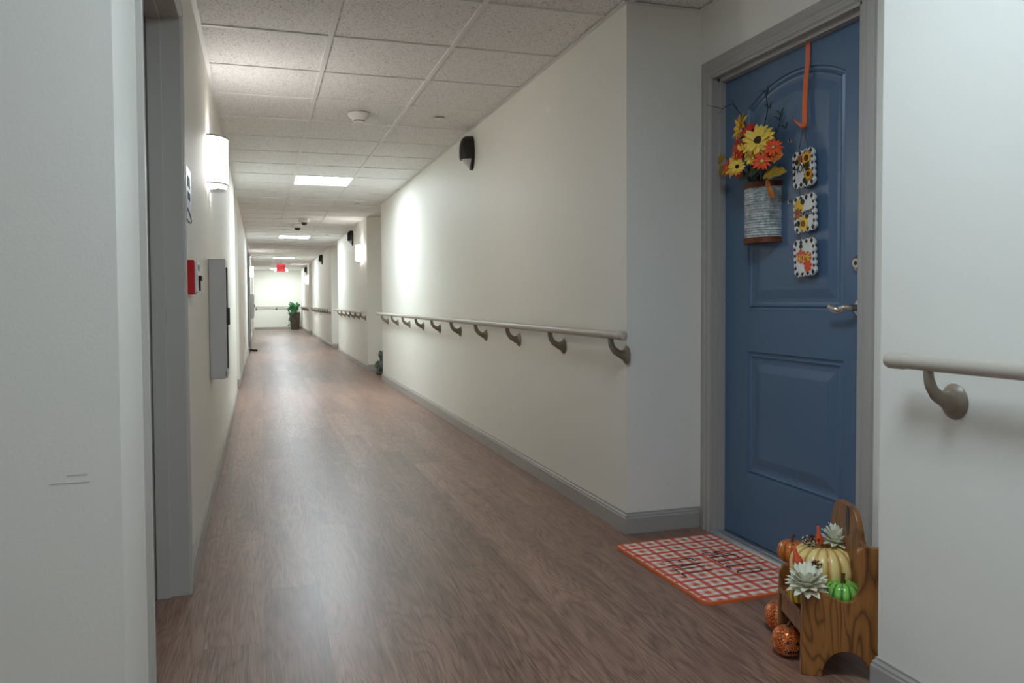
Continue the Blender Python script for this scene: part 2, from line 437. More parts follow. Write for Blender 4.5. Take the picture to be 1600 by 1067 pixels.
def walls(name, boxes, label):
    b = bmesh.new()
    for q in boxes: bx(b, *q)
    return struct(name, b, M['wall'], label)
OX = 2.25
DY0, DY1, DZ = 2.112, 3.012, 2.026      # opening of the blue door
walls('wall_right', [
    (B_, OX, YB, YN, 0, TOP), (BD, OX, YN, DY0, 0, TOP), (BD, OX, DY1, YC, 0, TOP), (BD, OX, DY0, DY1, DZ, TOP),
    (B_, OX, YC, Y1END, 0, TOP), (BD, OX, Y1END, Y2A, 0, TOP), (B_, OX, Y2A, Y2B, 0, TOP), (BD, OX, Y2B, Y3A, 0, TOP),
    (B_, OX, Y3A, Y3B, 0, TOP), (BD, OX, Y3B, Y4A, 0, TOP), (B_, OX, Y4A, YFAR+.15, 0, TOP)], 'cream painted corridor wall with door recesses')
LY0, LY1, LZ = 1.985, 2.93, 2.045        # opening of the closet door
walls('wall_left', [
    (XL, -A_, 1.66, LY0, 0, TOP), (-.75, -A_, LY1, 9.1, 0, TOP), (-.75, -A_, LY0, LY1, LZ, TOP),
    (-.75, -A_-.35, 9.1, 10.1, 0, TOP), (-.75, -A_, 10.1, YFAR+.15, 0, TOP), (XL-.15, XL, YB, -2.9, 0, TOP), (XL-.15, XL, .7, LY0, 0, TOP), (XL-.15, XL, -2.9, .7, 0, .8), (XL-.15, XL, -2.9, .7, 2.2, TOP), (-.75, -.45, LY0, LY1, 0, LZ)], 'cream painted wall on the left of the corridor')
walls('wall_far', [(-.75, OX, YFAR, YFAR+.15, 0, TOP)], 'white end wall of the corridor')
walls('wall_back', [(XL-.15, OX, YB-.15, YB, 0, TOP)], 'wall behind the camera')
# baseboards
BP = [(0, 0), (.013, 0), (.013, .068), (.010, .073), (.010, .079), (.004, .086), (.004, .092), (0, .092)]
def baseboard(name, runs, label):
    b = bmesh.new()
    for r in runs: sweep(b, [(x, y, 0) for x, y in r], (0, 0, 1), BP, flip=-1)
    return struct(name, b, M['base'], label)
baseboard('baseboard_right', [[(B_, YB), (B_, YN), (BD, YN), (BD, 2.058)], [(BD, 3.095), (BD, YC)] + RIGHT[4:]], 'grey moulded baseboard along the right wall')
baseboard('baseboard_left', [LEFT[:5] + [(-A_, 3.005)], [(-A_, 1.963), (-A_, 1.66), (XL, 1.66)]], 'grey moulded baseboard along the left wall')
baseboard('baseboard_far', [[(B_, YFAR), (-A_, YFAR)]], 'grey baseboard of the end wall')
b = bmesh.new()
for q in ((-2.9, -2.86, .8, 2.2), (.66, .7, .8, 2.2), (-2.86, .66, .8, .84), (-2.86, .66, 2.16, 2.2), (-1.71, -1.67, .84, 2.16), (-.52, -.48, .84, 2.16)):
    bx(b, XL-.11, XL-.04, *q)
struct('fill_window_1', b, M['white'], 'unseen white framed lobby window added behind the camera for fill light')  # unseen window, added so cool fill light can enter the lobby
# grey scuffs on the near left wall end
b = bmesh.new()
for (x0, z0, x1, z1) in ((-.395, .700, -.325, .693), (-.365, .708, -.330, .712)):
    bx(b, x0, x1, 1.6592, 1.66, min(z0, z1), min(z0, z1)+.0012)
sc_ = obj('scuff_mark', b, mat('scuff', srgb(186, 188, 184), .7), bpy.data.objects['wall_left'])

# ------------------------------------------------------------------ blue apartment door
CP = [(0, 0), (0, .012), (.006, .018), (.018, .018), (.022, .014), (.034, .014), (.038, .018), (.058, .015), (.070, .010), (.076, .010), (.076, 0)]
def casing(name, path, out, parent, m, flip=1, prof=CP):
    b = bmesh.new(); sweep(b, path, out, prof, flip); return smooth_angle(obj(name, b, m, parent), 30)
d1 = sempty('door_1', 'blue panelled apartment door in a grey frame', (BD, 2.56, 0))
def par(o, p=d1): o.parent = p; o.matrix_parent_inverse = Matrix.Translation(p.location).inverted(); return o
b = bmesh.new(); sweep(b, [(BD, DY0, DZ+.076), (BD, DY0, 0)], (-1, 0, 0), [(a*.69, t) for a, t in CP], -1); par(smooth_angle(obj('casing', b, M['trim']), 30))
o = casing('casing', [(BD, DY1, 0), (BD, DY1, DZ), (BD, DY0-.052, DZ)], (-1, 0, 0), None, M['trim'], flip=-1,
           prof=[(a*.98, t) for a, t in CP]); par(o)
# jamb lining and stops
b = bmesh.new()
for (x0, x1, t) in ((BD-.012, 2.06, .012), (1.945, DX, .028)):
    bx(b, x0, x1, DY1-t+.0, DY1+.001, 0, DZ); bx(b, x0, x1, DY0-.001, DY0+t, 0, DZ); bx(b, x0, x1, DY0, DY1, DZ-t, DZ+.001)
par(obj('jamb', b, M['trim'], bevel=.0015))
# threshold
b = bmesh.new()
prism(b, [(1.906, 0), (1.906, .004), (1.912, .013), (1.918, .018), (1.922, .018), (1.924, .013), (1.944, .013), (1.946, .019), (1.951, .019), (1.953, .013), (2.03, .016), (2.03, 0)], DY1-DY0-.026, 'xz', DY0+.013)
th = par(obj('threshold', b, M['alu']))
# door leaf with two pressed panels
def door_leaf():
    b = bmesh.new(); X = DX; y0, y1, z0, z1 = 2.074, 3.050-.05, .018, 2.022
    y0, y1 = 2.118, 3.006
    YCN = 2.540; PY0, PY1 = 2.256, 2.824
    def rect(d, za, zb): return [(PY0+d, za+d), (PY1-d, za+d), (PY1-d, zb-d), (PY0+d, zb-d)]
    def arched(d, za, zc):
        R = .55-d; cy, cz = YCN, zc-.55; pts = [(PY0+d, za+d), (PY1-d, za+d)]
        hw = (PY1-PY0)/2-d; N = 22; a0 = math.asin(hw/R)
        for i in range(N+1):
            a = a0 - 2*a0*i/N; pts.append((cy+R*math.sin(a), cz+R*math.cos(a)))
        return pts
    PR = [(0, 0), (.004, .007), (.012, .008), (.019, .001), (.026, .007), (.034, .009), (.048, .009), (.082, .0015), (.086, .001)]
    outer = [b.verts.new((X, y, z)) for y, z in ((y0, z0), (y1, z0), (y1, z1), (y0, z1))]
    edges = [b.edges.new((outer[i], outer[(i+1) % 4])) for i in range(4)]
    for fn, a1, a2 in ((rect, .296, .823), (arched, .997, 1.923)):
        loops = []
        for d, dep in PR: loops.append([b.verts.new((X+dep, y, z)) for y, z in fn(d, a1, a2)])
        n = len(loops[0])
        for i in range(n): edges.append(b.edges.new((loops[0][i], loops[0][(i+1) % n])))
        for A, B in zip(loops, loops[1:]):
            for i in range(n): b.faces.new((A[i], A[(i+1) % n], B[(i+1) % n], B[i]))
        b.faces.new(loops[-1])
    bmesh.ops.triangle_fill(b, edges=edges, use_beauty=True)
    bk = [b.verts.new((X+.044, v.co.y, v.co.z)) for v in outer]
    for i in range(4): b.faces.new((outer[i], outer[(i+1) % 4], bk[(i+1) % 4], bk[i]))
    b.faces.new(bk[::-1])
    return b
leaf = par(obj('door_leaf', door_leaf(), M['door_blue']))
# lever handle
b = bmesh.new(); YH, ZH = 2.172, 1.012
lathe(b, [(0, -.014), (.020, -.014), (.030, -.009), (.033, -.002), (.033, .004), (0, .004)], 28, (DX, YH, ZH), 'x')
tube(b, [(DX, YH, ZH), (DX-.052, YH, ZH)], [.013, .011], 14)
tube(b, arc((DX-.050, YH-.006, ZH), (DX-.055, YH+.03, ZH+.004), (DX-.053, YH+.045, ZH-.006), 6)[:-1] + arc((DX-.053, YH+.045, ZH-.006), (DX-.052, YH+.070, ZH-.014), (DX-.056, YH+.096, ZH+.006), 7),
     [(.010, .012)]*4 + [(.006, .012)]*9 + [(.005, .009)], 12)
hd = par(smooth_angle(obj('lever_handle', b, M['chrome'])))
b = bmesh.new()
lathe(b, [(0, -.016), (.016, -.016), (.020, -.012), (.026, -.010), (.031, -.004), (.033, .002), (0, .002)], 32, (DX, 2.186, 1.165), 'x')
db = par(smooth_angle(obj('deadbolt', b, M['chrome'])))
b = bmesh.new(); bx(b, DX-.0175, DX-.015, 2.1845, 2.1875, 1.158, 1.172); lathe(b, [(0, -.0165), (.007, -.0165), (.007, -.015), (0, -.015)], 16, (DX, 2.186, 1.165), 'x')
o = obj('keyhole', b, M['black'], db)
for z in (1.656, 1.421):
    b = bmesh.new(); lathe(b, [(.0045, -.006), (.008, -.007), (.0105, -.003), (.011, .002)], 20, (DX, 2.549, z), 'x')
    pe = par(smooth_angle(obj('peephole', b, M['chrome'])))
    b = bmesh.new(); lathe(b, [(0, -.005), (.0048, -.0045)], 16, (DX, 2.549, z), 'x'); obj('lens', b, M['black'], pe)

# ------------------------------------------------------------------ closet door on the left
d2 = sempty('door_2', 'closet door in a deep grey frame on the left wall', (-A_, 2.48, 0))
par(casing('casing', [(-A_, LY0-.02, LZ), (-A_, LY1, LZ), (-A_, LY1, 0)], (1, 0, 0), None, M['metal_frame'], flip=-1), d2)
b = bmesh.new(); bx(b, -A_-.01, -A_+.015, LY0-.021, LY0, 0, LZ+.02); par(obj('casing', b, M['metal_frame'], bevel=.002), d2)
b = bmesh.new()
for (x0, x1, t) in ((-.44, -A_+.012, .012), (-.365, -.319, .024)):
    bx(b, x0, x1, LY1-t, LY1+.001, 0, LZ); bx(b, x0, x1, LY0-.001, LY0+t, 0, LZ); bx(b, x0, x1, LY0, LY1, LZ-t, LZ+.001)
par(obj('jamb', b, M['metal_frame'], bevel=.0015), d2)
b = bmesh.new(); bx(b, -.410, -.366, LY0+.014, LY1-.014, .008, LZ-.014); par(obj('door_leaf', b, M['door_grey'], bevel=.002), d2)
b = bmesh.new(); bx(b, -.366, -.362, 2.13, 2.19, .92, 1.08); tube(b, [(-.364, 2.16, 1.02), (-.31, 2.16, 1.02), (-.305, 2.27, 1.02)], .009, 10)
par(obj('lever_handle', b, M['nickel']), d2)
b = bmesh.new(); bx(b, -.318, -.270, LY1-.0135, LY1-.0115, .955, 1.045); par(obj('strike_plate', b, M['metal_frame']), d2)

# ------------------------------------------------------------------ held-open fire door farther down
fd = sempty('door_3', 'dark grey fire door held open flat against the left wall', (-A_, 17.9, 0))
b = bmesh.new(); bx(b, -A_+.014, -A_+.044, 17.5, 18.42, .01, 2.13); par(obj('door_leaf', b, M['firedoor'], bevel=.002), fd)
b = bmesh.new(); bx(b, -A_+.044, -A_+.08, 17.75, 18.05, 2.06, 2.11); tube(b, [(-A_+.06, 17.9, 2.115), (-A_+.05, 17.5, 2.14), (-A_+.02, 17.35, 2.14)], .006, 8)
par(obj('door_closer', b, M['nickel']), fd)
b = bmesh.new(); lathe(b, [(0, 0), (.045, 0), (.045, .03), (.035, .045), (0, .045)], 20, (-A_+.135, 17.45, 0)); bx(b, -A_+.012, -A_+.10, 17.43, 17.47, .01, .05)
par(obj('door_stop', b, M['black']), fd)
b = bmesh.new(); bx(b, -A_+.0, -A_+.014, 18.33, 18.42, .01, 2.15); par(obj('hinge_stile', b, M['firedoor']), fd)

# ------------------------------------------------------------------ ceiling troffers
def troffer(loc, label, glow, group='square ceiling light panels'):
    t = thing('ceiling_light', label, 'ceiling light', loc, 0, group)
    b = bmesh.new()
    sweep(b, [(-.285, -.285, 0), (.285, -.285, 0), (.285, .285, 0), (-.285, .285, 0), (-.285, -.285, 0)], (0, 0, 1), [(0, -.003), (.012, -.003), (.012, .004), (0, .004)], flip=1)
    obj('frame', b, M['white'], t)
    b = bmesh.new(); bx(b, -.286, .286, -.286, .286, -.001, .003); obj('diffuser', b, glow, t)
    return t
XP = .653
tl = troffer((XP, 8.469, H), 'bright square ceiling light nearest the camera in view', M['panel_glow'])
for y, lb in ((15.789, 'square ceiling light second down the corridor, beyond the twin dome cameras'), (23.109, 'square ceiling light third down the corridor, before the exit sign'),
              (30.429, 'farthest square ceiling light, just in front of the end wall')):
    dup(tl, (XP, y, H), label=lb)
tn = troffer((XP, 1.149, H), 'square ceiling light above the doorway recess by the camera', M['lobby_glow'])
dup(tn, (-1.787, -4.341, H), label='unseen square ceiling light added at the back of the side lobby for fill')  # out-of-view panel added to brighten the near walls

# ------------------------------------------------------------------ wall sconces
def sconce_proto():
    t = thing('wall_sconce', '', 'wall light', (0,0,0), 0, 'half-round wall sconces along the corridor')
    W, D, Z0, Z1 = .140, .105, -.115, .130
    def half(w, d, n=18): return [(d*math.sin(PI*i/n), -w*math.cos(PI*i/n)) for i in range(n+1)]
    b = bmesh.new(); prism(b, [(x, y) for x, y in half(W, D)], Z1-Z0, 'xy', Z0)
    s = smooth_angle(obj('shade', b, M['shade_glow'], t), 40)
    for nm, za in (('top_rim', Z1), ('bottom_rim', Z0-.010)):
        b = bmesh.new(); o_, i_ = half(W+.004, D+.004), half(W-.006, D-.006)
        prism(b, o_ + i_[::-1], .010, 'xy', za); obj(nm, b, M['chrome'], t)
    b = bmesh.new(); bx(b, 0, .008, -.05, .05, Z0-.04, Z1+.01)
    prism(b, [(0, -.05), (.05, -.10), (.093, 0), (.05, .10), (0, .05)], .006, 'xy', Z0-.035)
    tube(b, [(.03, -.09, Z0-.032), (.03, -.09, Z0-.004)], .004, 8); tube(b, [(.03, .09, Z0-.032), (.03, .09, Z0-.004)], .004, 8); tube(b, [(.09, 0, Z0-.032), (.09, 0, Z0-.004)], .004, 8)
    obj('bracket', b, M['chrome'], t)
    return t
sp = sconce_proto(); sp.location = (-A_, 4.60, 1.818); sp['label'] = 'glowing half-round sconce on the left wall above the extinguisher cabinet'
dup(sp, (-A_, 20.2, 1.818), 0, 'small far glowing sconce on the left wall beyond the held-open door')
dup(sp, (B_, 12.33, 1.818), PI, 'glowing sconce on the right wall just beyond the first long handrail')
dup(sp, (B_, 26.95, 1.818), PI, 'farthest right-wall sconce, above the potted ivy')
dup(sp, (B_, -2.3, 1.818), PI, 'sconce on the right wall behind the camera')

# ------------------------------------------------------------------ handrails
def bracket_bm():
    b = bmesh.new()      # wall at x=0, rail centre at x=-.08 z=0
    tube(b, arc((-.080, 0, -.012), (-.082, 0, -.070), (-.030, 0, -.088), 9) + [Vector((-.012, 0, -.090))],
         [(.009, .013)]*3 + [(.010, .014)]*3 + [(.012, .016)]*3 + [(.017, .020), (.024, .027)], 14)
    lathe(b, [(0, 0), (.036, 0), (.037, -.004), (.030, -.012), (.014, -.022), (0, -.022)], 22, (0, 0, -.092), 'x', 1, 1.15)
    return b
br_me = None
def handrail(y0, y1, first, step, label, side='y', x=B_, group='taupe handrails along the corridor', n=None):
    global br_me
    t = thing('handrail', label, 'handrail', (x, y0, .892) if side == 'y' else (x, YFAR, .892), 0 if side == 'y' else PI/2, group)
    L = y1-y0; b = bmesh.new(); tube(b, [(-.08, .03, 0), (-.08, L-.03, 0)], .0185, 20); obj('rail', b, M['rail'], t, smooth=False)
    smooth_angle(t.children[-1])
    for s in (0, 1):
        b = bmesh.new(); pr = [(0, 0), (.010, 0), (.017, .003), (.0205, .010), (.0205, .052), (.0190, .056)]
        lathe(b, [(r, z if s == 0 else -z) for r, z in pr], 20, (-.08, L*s, 0), 'y'); smooth_angle(obj('end_cap', b, M['rail'], t))
    ys = []; yy = first
    while yy < y1-.02: ys.append(yy); yy += step
    for yy in ys:
        if br_me is None:
            o = smooth_angle(obj('bracket', bracket_bm(), M['bracket'], t), 50); br_me = o.data
        else: o = bpy.data.objects.new('bracket', br_me); C.objects.link(o); o.parent = t
        o.location = (0, yy-y0, 0)
    return t
handrail(2.965, 10.19, 3.10, .745, 'long taupe handrail on the right wall before the blue door recess')
handrail(-3.5, 1.532, -3.06, .745, 'handrail on the near right wall beside the wooden bench')
handrail(11.9, 16.38, 12.02, .74, 'handrail on the right wall under the first far right sconce')
handrail(18.12, 25.0, 18.3, .745, 'handrail on the right wall between the two far recesses')
handrail(26.7, 30.9, 26.85, .745, 'farthest right-wall handrail, behind the potted ivy')
handrail(0, 1.66, .08, .77, 'handrail across the white end wall of the corridor', 'x', 1.44)

# ------------------------------------------------------------------ black wall emergency lights
def emergency_proto():
    t = thing('emergency_light', '', 'emergency light', (0,0,0), 0, 'black oval emergency lights high on the right wall')
    b = bmesh.new(); N = 28
    lathe(b, [(0, 0), (.072, 0), (.072, -.016), (.066, -.024), (0, -.024)], 32, (0, 0, 0), 'x', 1, 1.8)
    smooth_angle(obj('back_plate', b, M['black'], t))
    # shell: a bulged half shell, cut off above the lens
    b = bmesh.new(); rings = []
    for i in range(13):
        z = -.052 + .178*i/12; k = math.sqrt(max(0, 1-(abs(z)/.132)**2.6)); hw = .068*k; dp = .022+.080*(k**.8)
        rings.append([b.verts.new((-dp*math.sin(PI*j/16)**.6 if 0 < j < 16 else 0, -hw*math.cos(PI*j/16), z)) for j in range(17)])
    for A, B in zip(rings, rings[1:]):
        for j in range(16): b.faces.new((A[j], A[j+1], B[j+1], B[j]))
    b.faces.new(rings[0]); b.faces.new(rings[-1][::-1])
    smooth_angle(obj('housing', b, M['black'], t), 50)
    b = bmesh.new(); rings = []
    for i in range(7):
        z = -.110+.058*i/6; hw = .020+.036*i/6; dp = .028+.055*(i/6)**.9
        rings.append([b.verts.new((-dp*math.sin(PI*j/10)**.5 if 0 < j < 10 else 0, -hw*math.cos(PI*j/10), z)) for j in range(11)])
    for A, B in zip(rings, rings[1:]):
        for j in range(10): b.faces.new((A[j], A[j+1], B[j+1], B[j]))
    b.faces.new(rings[0]); b.faces.new(rings[-1][::-1])
    smooth_angle(obj('lens', b, M['smoked'], t), 50)
    return t
ep = emergency_proto(); ep.location = (B_, 5.68, 2.166); ep['label'] = 'largest black oval emergency light, above the long handrail'
dup(ep, (B_, 13.62, 2.166), label='black emergency light beside the first far right sconce')
dup(ep, (B_, 20.58, 2.166), label='small black emergency light on the wall between the far recesses')
dup(ep, (B_, 27.6, 2.166), label='farthest tiny black emergency light, above the farthest right sconce')

# ------------------------------------------------------------------ ceiling devices
t = thing('smoke_detector', 'white dome smoke detector on the ceiling before the first light', 'smoke detector', (.667, 5.40, H))
b = bmesh.new(); lathe(b, [(0, 0), (.074, 0), (.076, -.010), (.070, -.020), (.052, -.044), (.046, -.050), (.044, -.054)], 32); smooth_angle(obj('housing', b, M['white'], t))
b = bmesh.new(); lathe(b, [(.038, -.050), (.038, -.060), (0, -.060)], 24); obj('sensor_slots', b, M['black'], t)
b = bmesh.new(); lathe(b, [(0, -.058), (.043, -.058), (.040, -.066), (.012, -.069), (.010, -.076), (0, -.077)], 24); smooth_angle(obj('sensor_cap', b, M['white'], t))
for k, (y, lb) in enumerate(((5.38, 'white round sprinkler cover plate right of the smoke detector'), (10.3, 'round sprinkler cover plate right of the nearest ceiling light'), (15.15, 'round sprinkler cover plate beside the second ceiling light'))):
    if k == 0:
        t0 = thing('sprinkler_cover', lb, 'sprinkler', (1.23, y, H), 0, 'round sprinkler covers in the ceiling')
        b = bmesh.new(); lathe(b, [(0, -.012), (.036, -.012), (.041, -.009), (.041, -.006), (0, -.006)], 28); smooth_angle(obj('cover_plate', b, M['white'], t0))
        b = bmesh.new(); lathe(b, [(.030, .0), (.030, -.007)], 24); obj('collar', b, M['dark_steel'], t0)
    else: dup(t0, (1.24, y, H), label=lb)
t = thing('smoke_detector', 'small flat white detector just past the second ceiling light', 'smoke detector', (.665, 17.3, H))
b = bmesh.new(); lathe(b, [(0, 0), (.062, 0), (.062, -.016), (.045, -.034), (0, -.036)], 24); smooth_angle(obj('housing', b, M['white'], t))
def domecam(x, y, lb):
    t = thing('security_camera', lb, 'security camera', (x, y, H), 0, 'twin dome security cameras')
    b = bmesh.new(); lathe(b, [(0, 0), (.082, 0), (.084, -.045), (.074, -.056), (.048, -.058)], 28); smooth_angle(obj('housing', b, M['white'], t))
    b = bmesh.new(); lathe(b, [(.050, -.055), (.048, -.070), (.040, -.086), (.024, -.097), (0, -.100)], 24); smooth_angle(obj('dome', b, M['black'], t))
domecam(.665, 12.35, 'white dome security camera with black lens, nearer of two'); domecam(.60, 13.25, 'white dome security camera with black lens, farther of two')

# exit sign
t = thing('exit_sign', 'red illuminated EXIT sign hanging from the far ceiling', 'exit sign', (.64, 26, H))
b = bmesh.new(); bx(b, -.14, .14, -.02, .02, -.285, -.05); obj('housing', b, M['exit_glow'], t, bevel=.004)
b = bmesh.new(); bx(b, -.06, .06, -.012, .012, -.05, -.0015); obj('canopy', b, M['white'], t)
b = text_bm('EXIT', .150, .002); bmesh.ops.transform(b, matrix=Matrix.Translation((0, -.0215, -.165)) @ Matrix.Rotation(PI/2, 4, 'X') @ Matrix.Diagonal((.80, 1.1, 1, 1)), verts=b.verts); obj('lettering', b, M['exit_letters'], t)
for s in (-1, 1):
    b = bmesh.new(); lathe(b, [(0, -.03), (.026, -.03), (.026, .01), (0, .01)], 16, (s*.19, 0, -.25), 'y'); bx(b, min(s*.14, s*.165), max(s*.14, s*.165), -.01, .01, -.26, -.24)
    obj('lamp_head', b, M['lamp_glow'], t)

# ------------------------------------------------------------------ left wall fittings
t = thing('fire_alarm_pull', 'red fire alarm pull station on the left wall beside the closet frame', 'fire alarm', (-A_, 3.17, 1.14))
b = bmesh.new(); bx(b, 0, .026, 0, .125, -.065, .068); obj('housing', b, M['red'], t, bevel=.003)
b = bmesh.new(); bx(b, .026, .038, .006, .119, -.058, .061); obj('cover', b, M['white'], t, bevel=.002)
b = bmesh.new(); bx(b, .038, .050, .025, .10, -.012, .008); bx(b, .038, .044, .05, .075, -.05, -.012); bx(b, .038, .040, .02, .105, .028, .05); obj('pull_handle', b, M['black'], t)
t = thing('room_sign', 'pale blue wall sign with dark curved stripe beside the closet door', 'sign', (-A_, 3.125, 1.46))
b = bmesh.new(); bx(b, 0, .007, 0, .20, -.10, .105); obj('plate', b, M['sign'], t, bevel=.002)
b = bmesh.new()
c = [(.02+.17*i/12, -.055-.03*(i/12)**2.2) for i in range(13)]
prism(b, [(y, z) for y, z in c] + [(y, z-.012) for y, z in c[::-1]], .002, 'yz', .007)
for q in range(3): bx(b, .007, .009, .05+.035*q, .07+.035*q, .03, .07); bx(b, .007, .009, .05+.035*q, .06+.035*q, -.02, .01)
obj('lettering', b, M['ink'], t)
def ext_cabinet(loc, label):
    t = thing('fire_extinguisher_cabinet', label, 'cabinet', loc, 0, 'grey fire extinguisher cabinets on the left wall')
    W, Dp, Z = .30, .078, .325; b = bmesh.new()
    bx(b, 0, .004, 0, W, -Z, Z)
    bx(b, 0, Dp, 0, .004, -Z, Z); bx(b, 0, Dp, W-.004, W, -Z, Z); bx(b, 0, Dp, 0, W, -Z, -Z+.004); bx(b, 0, Dp, 0, W, Z-.004, Z)
    obj('body', b, M['cabinet'], t, bevel=.0015)
    b = bmesh.new()
    sweep(b, [(Dp, .04, -Z+.04), (Dp, W-.04, -Z+.04), (Dp, W-.04, Z-.04), (Dp, .04, Z-.04), (Dp, .04, -Z+.04)], (1, 0, 0), [(0, 0), (0, .010), (.036, .010), (.040, .006), (.040, 0)], flip=1)
    d = obj('door', b, M['cabinet'], t)
    b = bmesh.new(); bx(b, Dp+.010, Dp+.016, .030, .040, -.27, .28); bx(b, Dp+.010, Dp+.028, .008, .016, -.03, .06); bx(b, Dp+.020, Dp+.028, .008, .032, -.03, -.02); bx(b, Dp+.020, Dp+.028, .008, .032, .05, .06)
    obj('handle', b, M['dark_steel'], d)
    g = bpy.data.materials.get('clear_glass')
    if g is None:
        g = mat('clear_glass', (1, 1, 1, 1), .03); g.node_tree.nodes['Principled BSDF'].inputs['Transmission Weight'].default_value = 1
    b = bmesh.new(); bx(b, Dp+.002, Dp+.005, .04, W-.04, -Z+.04, Z-.04); obj('glazing', b, g, d)
    return t
c1 = ext_cabinet((-A_, 4.42, .955), 'large light grey fire extinguisher cabinet below the near left sconce')
c2 = dup(c1, (-A_, 21.8, .955), label='far grey fire extinguisher cabinet beyond the held-open door')
for loc, lb in (((-A_, 4.57, .635), 'red fire extinguisher inside the near cabinet on the left'), ((-A_, 21.95, .635), 'red fire extinguisher inside the far cabinet')):
    t = thing('fire_extinguisher', lb, 'fire extinguisher', (loc[0]+.040, loc[1], loc[2]), 0, 'extinguishers in the wall cabinets')
    b = bmesh.new(); lathe(b, [(0, 0), (.032, 0), (.032, .30), (.026, .335), (.012, .352), (.012, .37), (0, .37)], 24); smooth_angle(obj('cylinder', b, M['ext_red'], t))
    b = bmesh.new(); bx(b, -.006, .006, -.012, .06, .385, .392); bx(b, -.006, .006, -.012, .055, .405, .412); bx(b, -.01, .01, -.012, .012, .36, .41); obj('lever', b, M['black'], t)
t = thing('wall_outlet', 'small white outlet plate low on the far left wall', 'outlet', (-A_, 13.1, .45))
b = bmesh.new(); bx(b, 0, .006, -.035, .035, -.058, .058); obj('plate', b, M['white'], t, bevel=.002)
b = bmesh.new(); bx(b, .006, .009, -.017, .017, .010, .038); bx(b, .006, .009, -.017, .017, -.038, -.010); obj('socket', b, M['dark_steel'], t)

# ------------------------------------------------------------------ doormat
mt = thing('door_mat', 'orange and white gingham doormat reading HELLO FALL by the blue door', 'doormat', (1.664, 2.618, 0), math.radians(1.6))
HX, HY = .236, .335
def rrect(hx, hy, r, n=8):
    pts = []
    for cx, cy, a0 in ((hx-r, hy-r, 0), (-hx+r, hy-r, 90), (-hx+r, -hy+r, 180), (hx-r, -hy+r, 270)):
        for i in range(n+1):
            a = math.radians(a0+90*i/n); pts.append((cx+r*math.cos(a), cy+r*math.sin(a)))
    return pts
b = bmesh.new(); prism(b, rrect(HX, HY, .035), .008, 'xy', .0005); obj('cloth', b, M['gingham'], mt)
b = bmesh.new(); o_, i_ = rrect(HX+.003, HY+.003, .038), rrect(HX-.004, HY-.004, .031)
n = len(o_); vs = [[b.verts.new((x, y, z)) for x, y in L] for L, z in ((o_, .0), (o_, .009), (i_, .0105), (i_, .007))]
for A, B in zip(vs, vs[1:]):
    for i in range(n): b.faces.new((A[i], A[(i+1) % n], B[(i+1) % n], B[i]))
smooth_angle(obj('binding', b, M['mat_edge'], mt), 50)
b = bmesh.new()
def stroke(p, q, w=.0060):
    p, q = Vector((*p, 0)), Vector((*q, 0)); d = (q-p).normalized(); s = Vector((-d.y, d.x, 0))*w/2; p -= d*w*.4; q += d*w*.4
    lo = [b.verts.new((v.x, v.y, .0084)) for v in (p+s, q+s, q-s, p-s)]; hi = [b.verts.new((v.x, v.y, .0094)) for v in (p+s, q+s, q-s, p-s)]
    b.faces.new(hi)
    for i in range(4): b.faces.new((lo[i], lo[(i+1) % 4], hi[(i+1) % 4], hi[i]))
GL = {'H': [((0,0),(0,1)), ((1,0),(1,1)), ((0,.48),(1,.52))], 'E': [((0,0),(0,1)), ((0,0),(1,.02)), ((0,.5),(.8,.5)), ((0,1),(1,1))],
      'L': [((0,0),(0,1)), ((0,0),(1,0))], 'F': [((0,0),(0,1)), ((0,1),(1,1)), ((0,.55),(.8,.55))], 'A': [((0,0),(.5,1)), ((.5,1),(1,0)), ((.2,.38),(.8,.38))],
      'O': [((.5+.5*math.cos(2*PI*i/14), .5+.5*math.sin(2*PI*i/14)), (.5+.5*math.cos(2*PI*(i+1)/14), .5+.5*math.sin(2*PI*(i+1)/14))) for i in range(14)]}
def word(wd, x0, y0, h, w, step):
    for i, ch in enumerate(wd):
        for (a, c), (e, f) in GL[ch]:
            stroke((x0+c*h, y0-i*step-a*w), (x0+f*h, y0-i*step-e*w))
word('HELLO', .048, .118, .110, .034, .054); obj('hello_lettering', b, M['mat_ink'], mt); b = bmesh.new(); word('FALL', -.160, .082, .132, .030, .048)
obj('fall_lettering', b, M['mat_ink'], mt)

# ------------------------------------------------------------------ hanging sign on the door
XS = 1.949
hs = thing('hanging_sign', 'three scalloped plaques hung on an orange ribbon on the blue door', 'hanging sign', (XS, 2.46, 2.0))
def hpar(o, p=hs): o.parent = p; o.matrix_parent_inverse = Matrix.Translation(p.location).inverted(); return o
b = bmesh.new()
path = [(DX-.003, 2.450, 2.018), (DX-.004, 2.450, 2.00), (DX-.006, 2.449, 1.93), (XS+.014, 2.449, 1.86), (XS+.010, 2.449, 1.78), (XS+.006, 2.445, 1.695)]
L = []
for (x, y, z) in path: L.append([b.verts.new((x, y-.0125, z)), b.verts.new((x, y+.0125, z)), b.verts.new((x+.0012, y+.0125, z)), b.verts.new((x+.0012, y-.0125, z))])
for A, B in zip(L, L[1:]):
    for i in range(4): b.faces.new((A[i], A[(i+1) % 4], B[(i+1) % 4], B[i]))
b.faces.new(L[0]); b.faces.new(L[-1])
hpar(obj('ribbon', b, M['ribbon']))
b = bmesh.new(); sphere(b, (XS+.004, 2.446, 1.690), .010, 14, 10, (1, 1.3, .9))
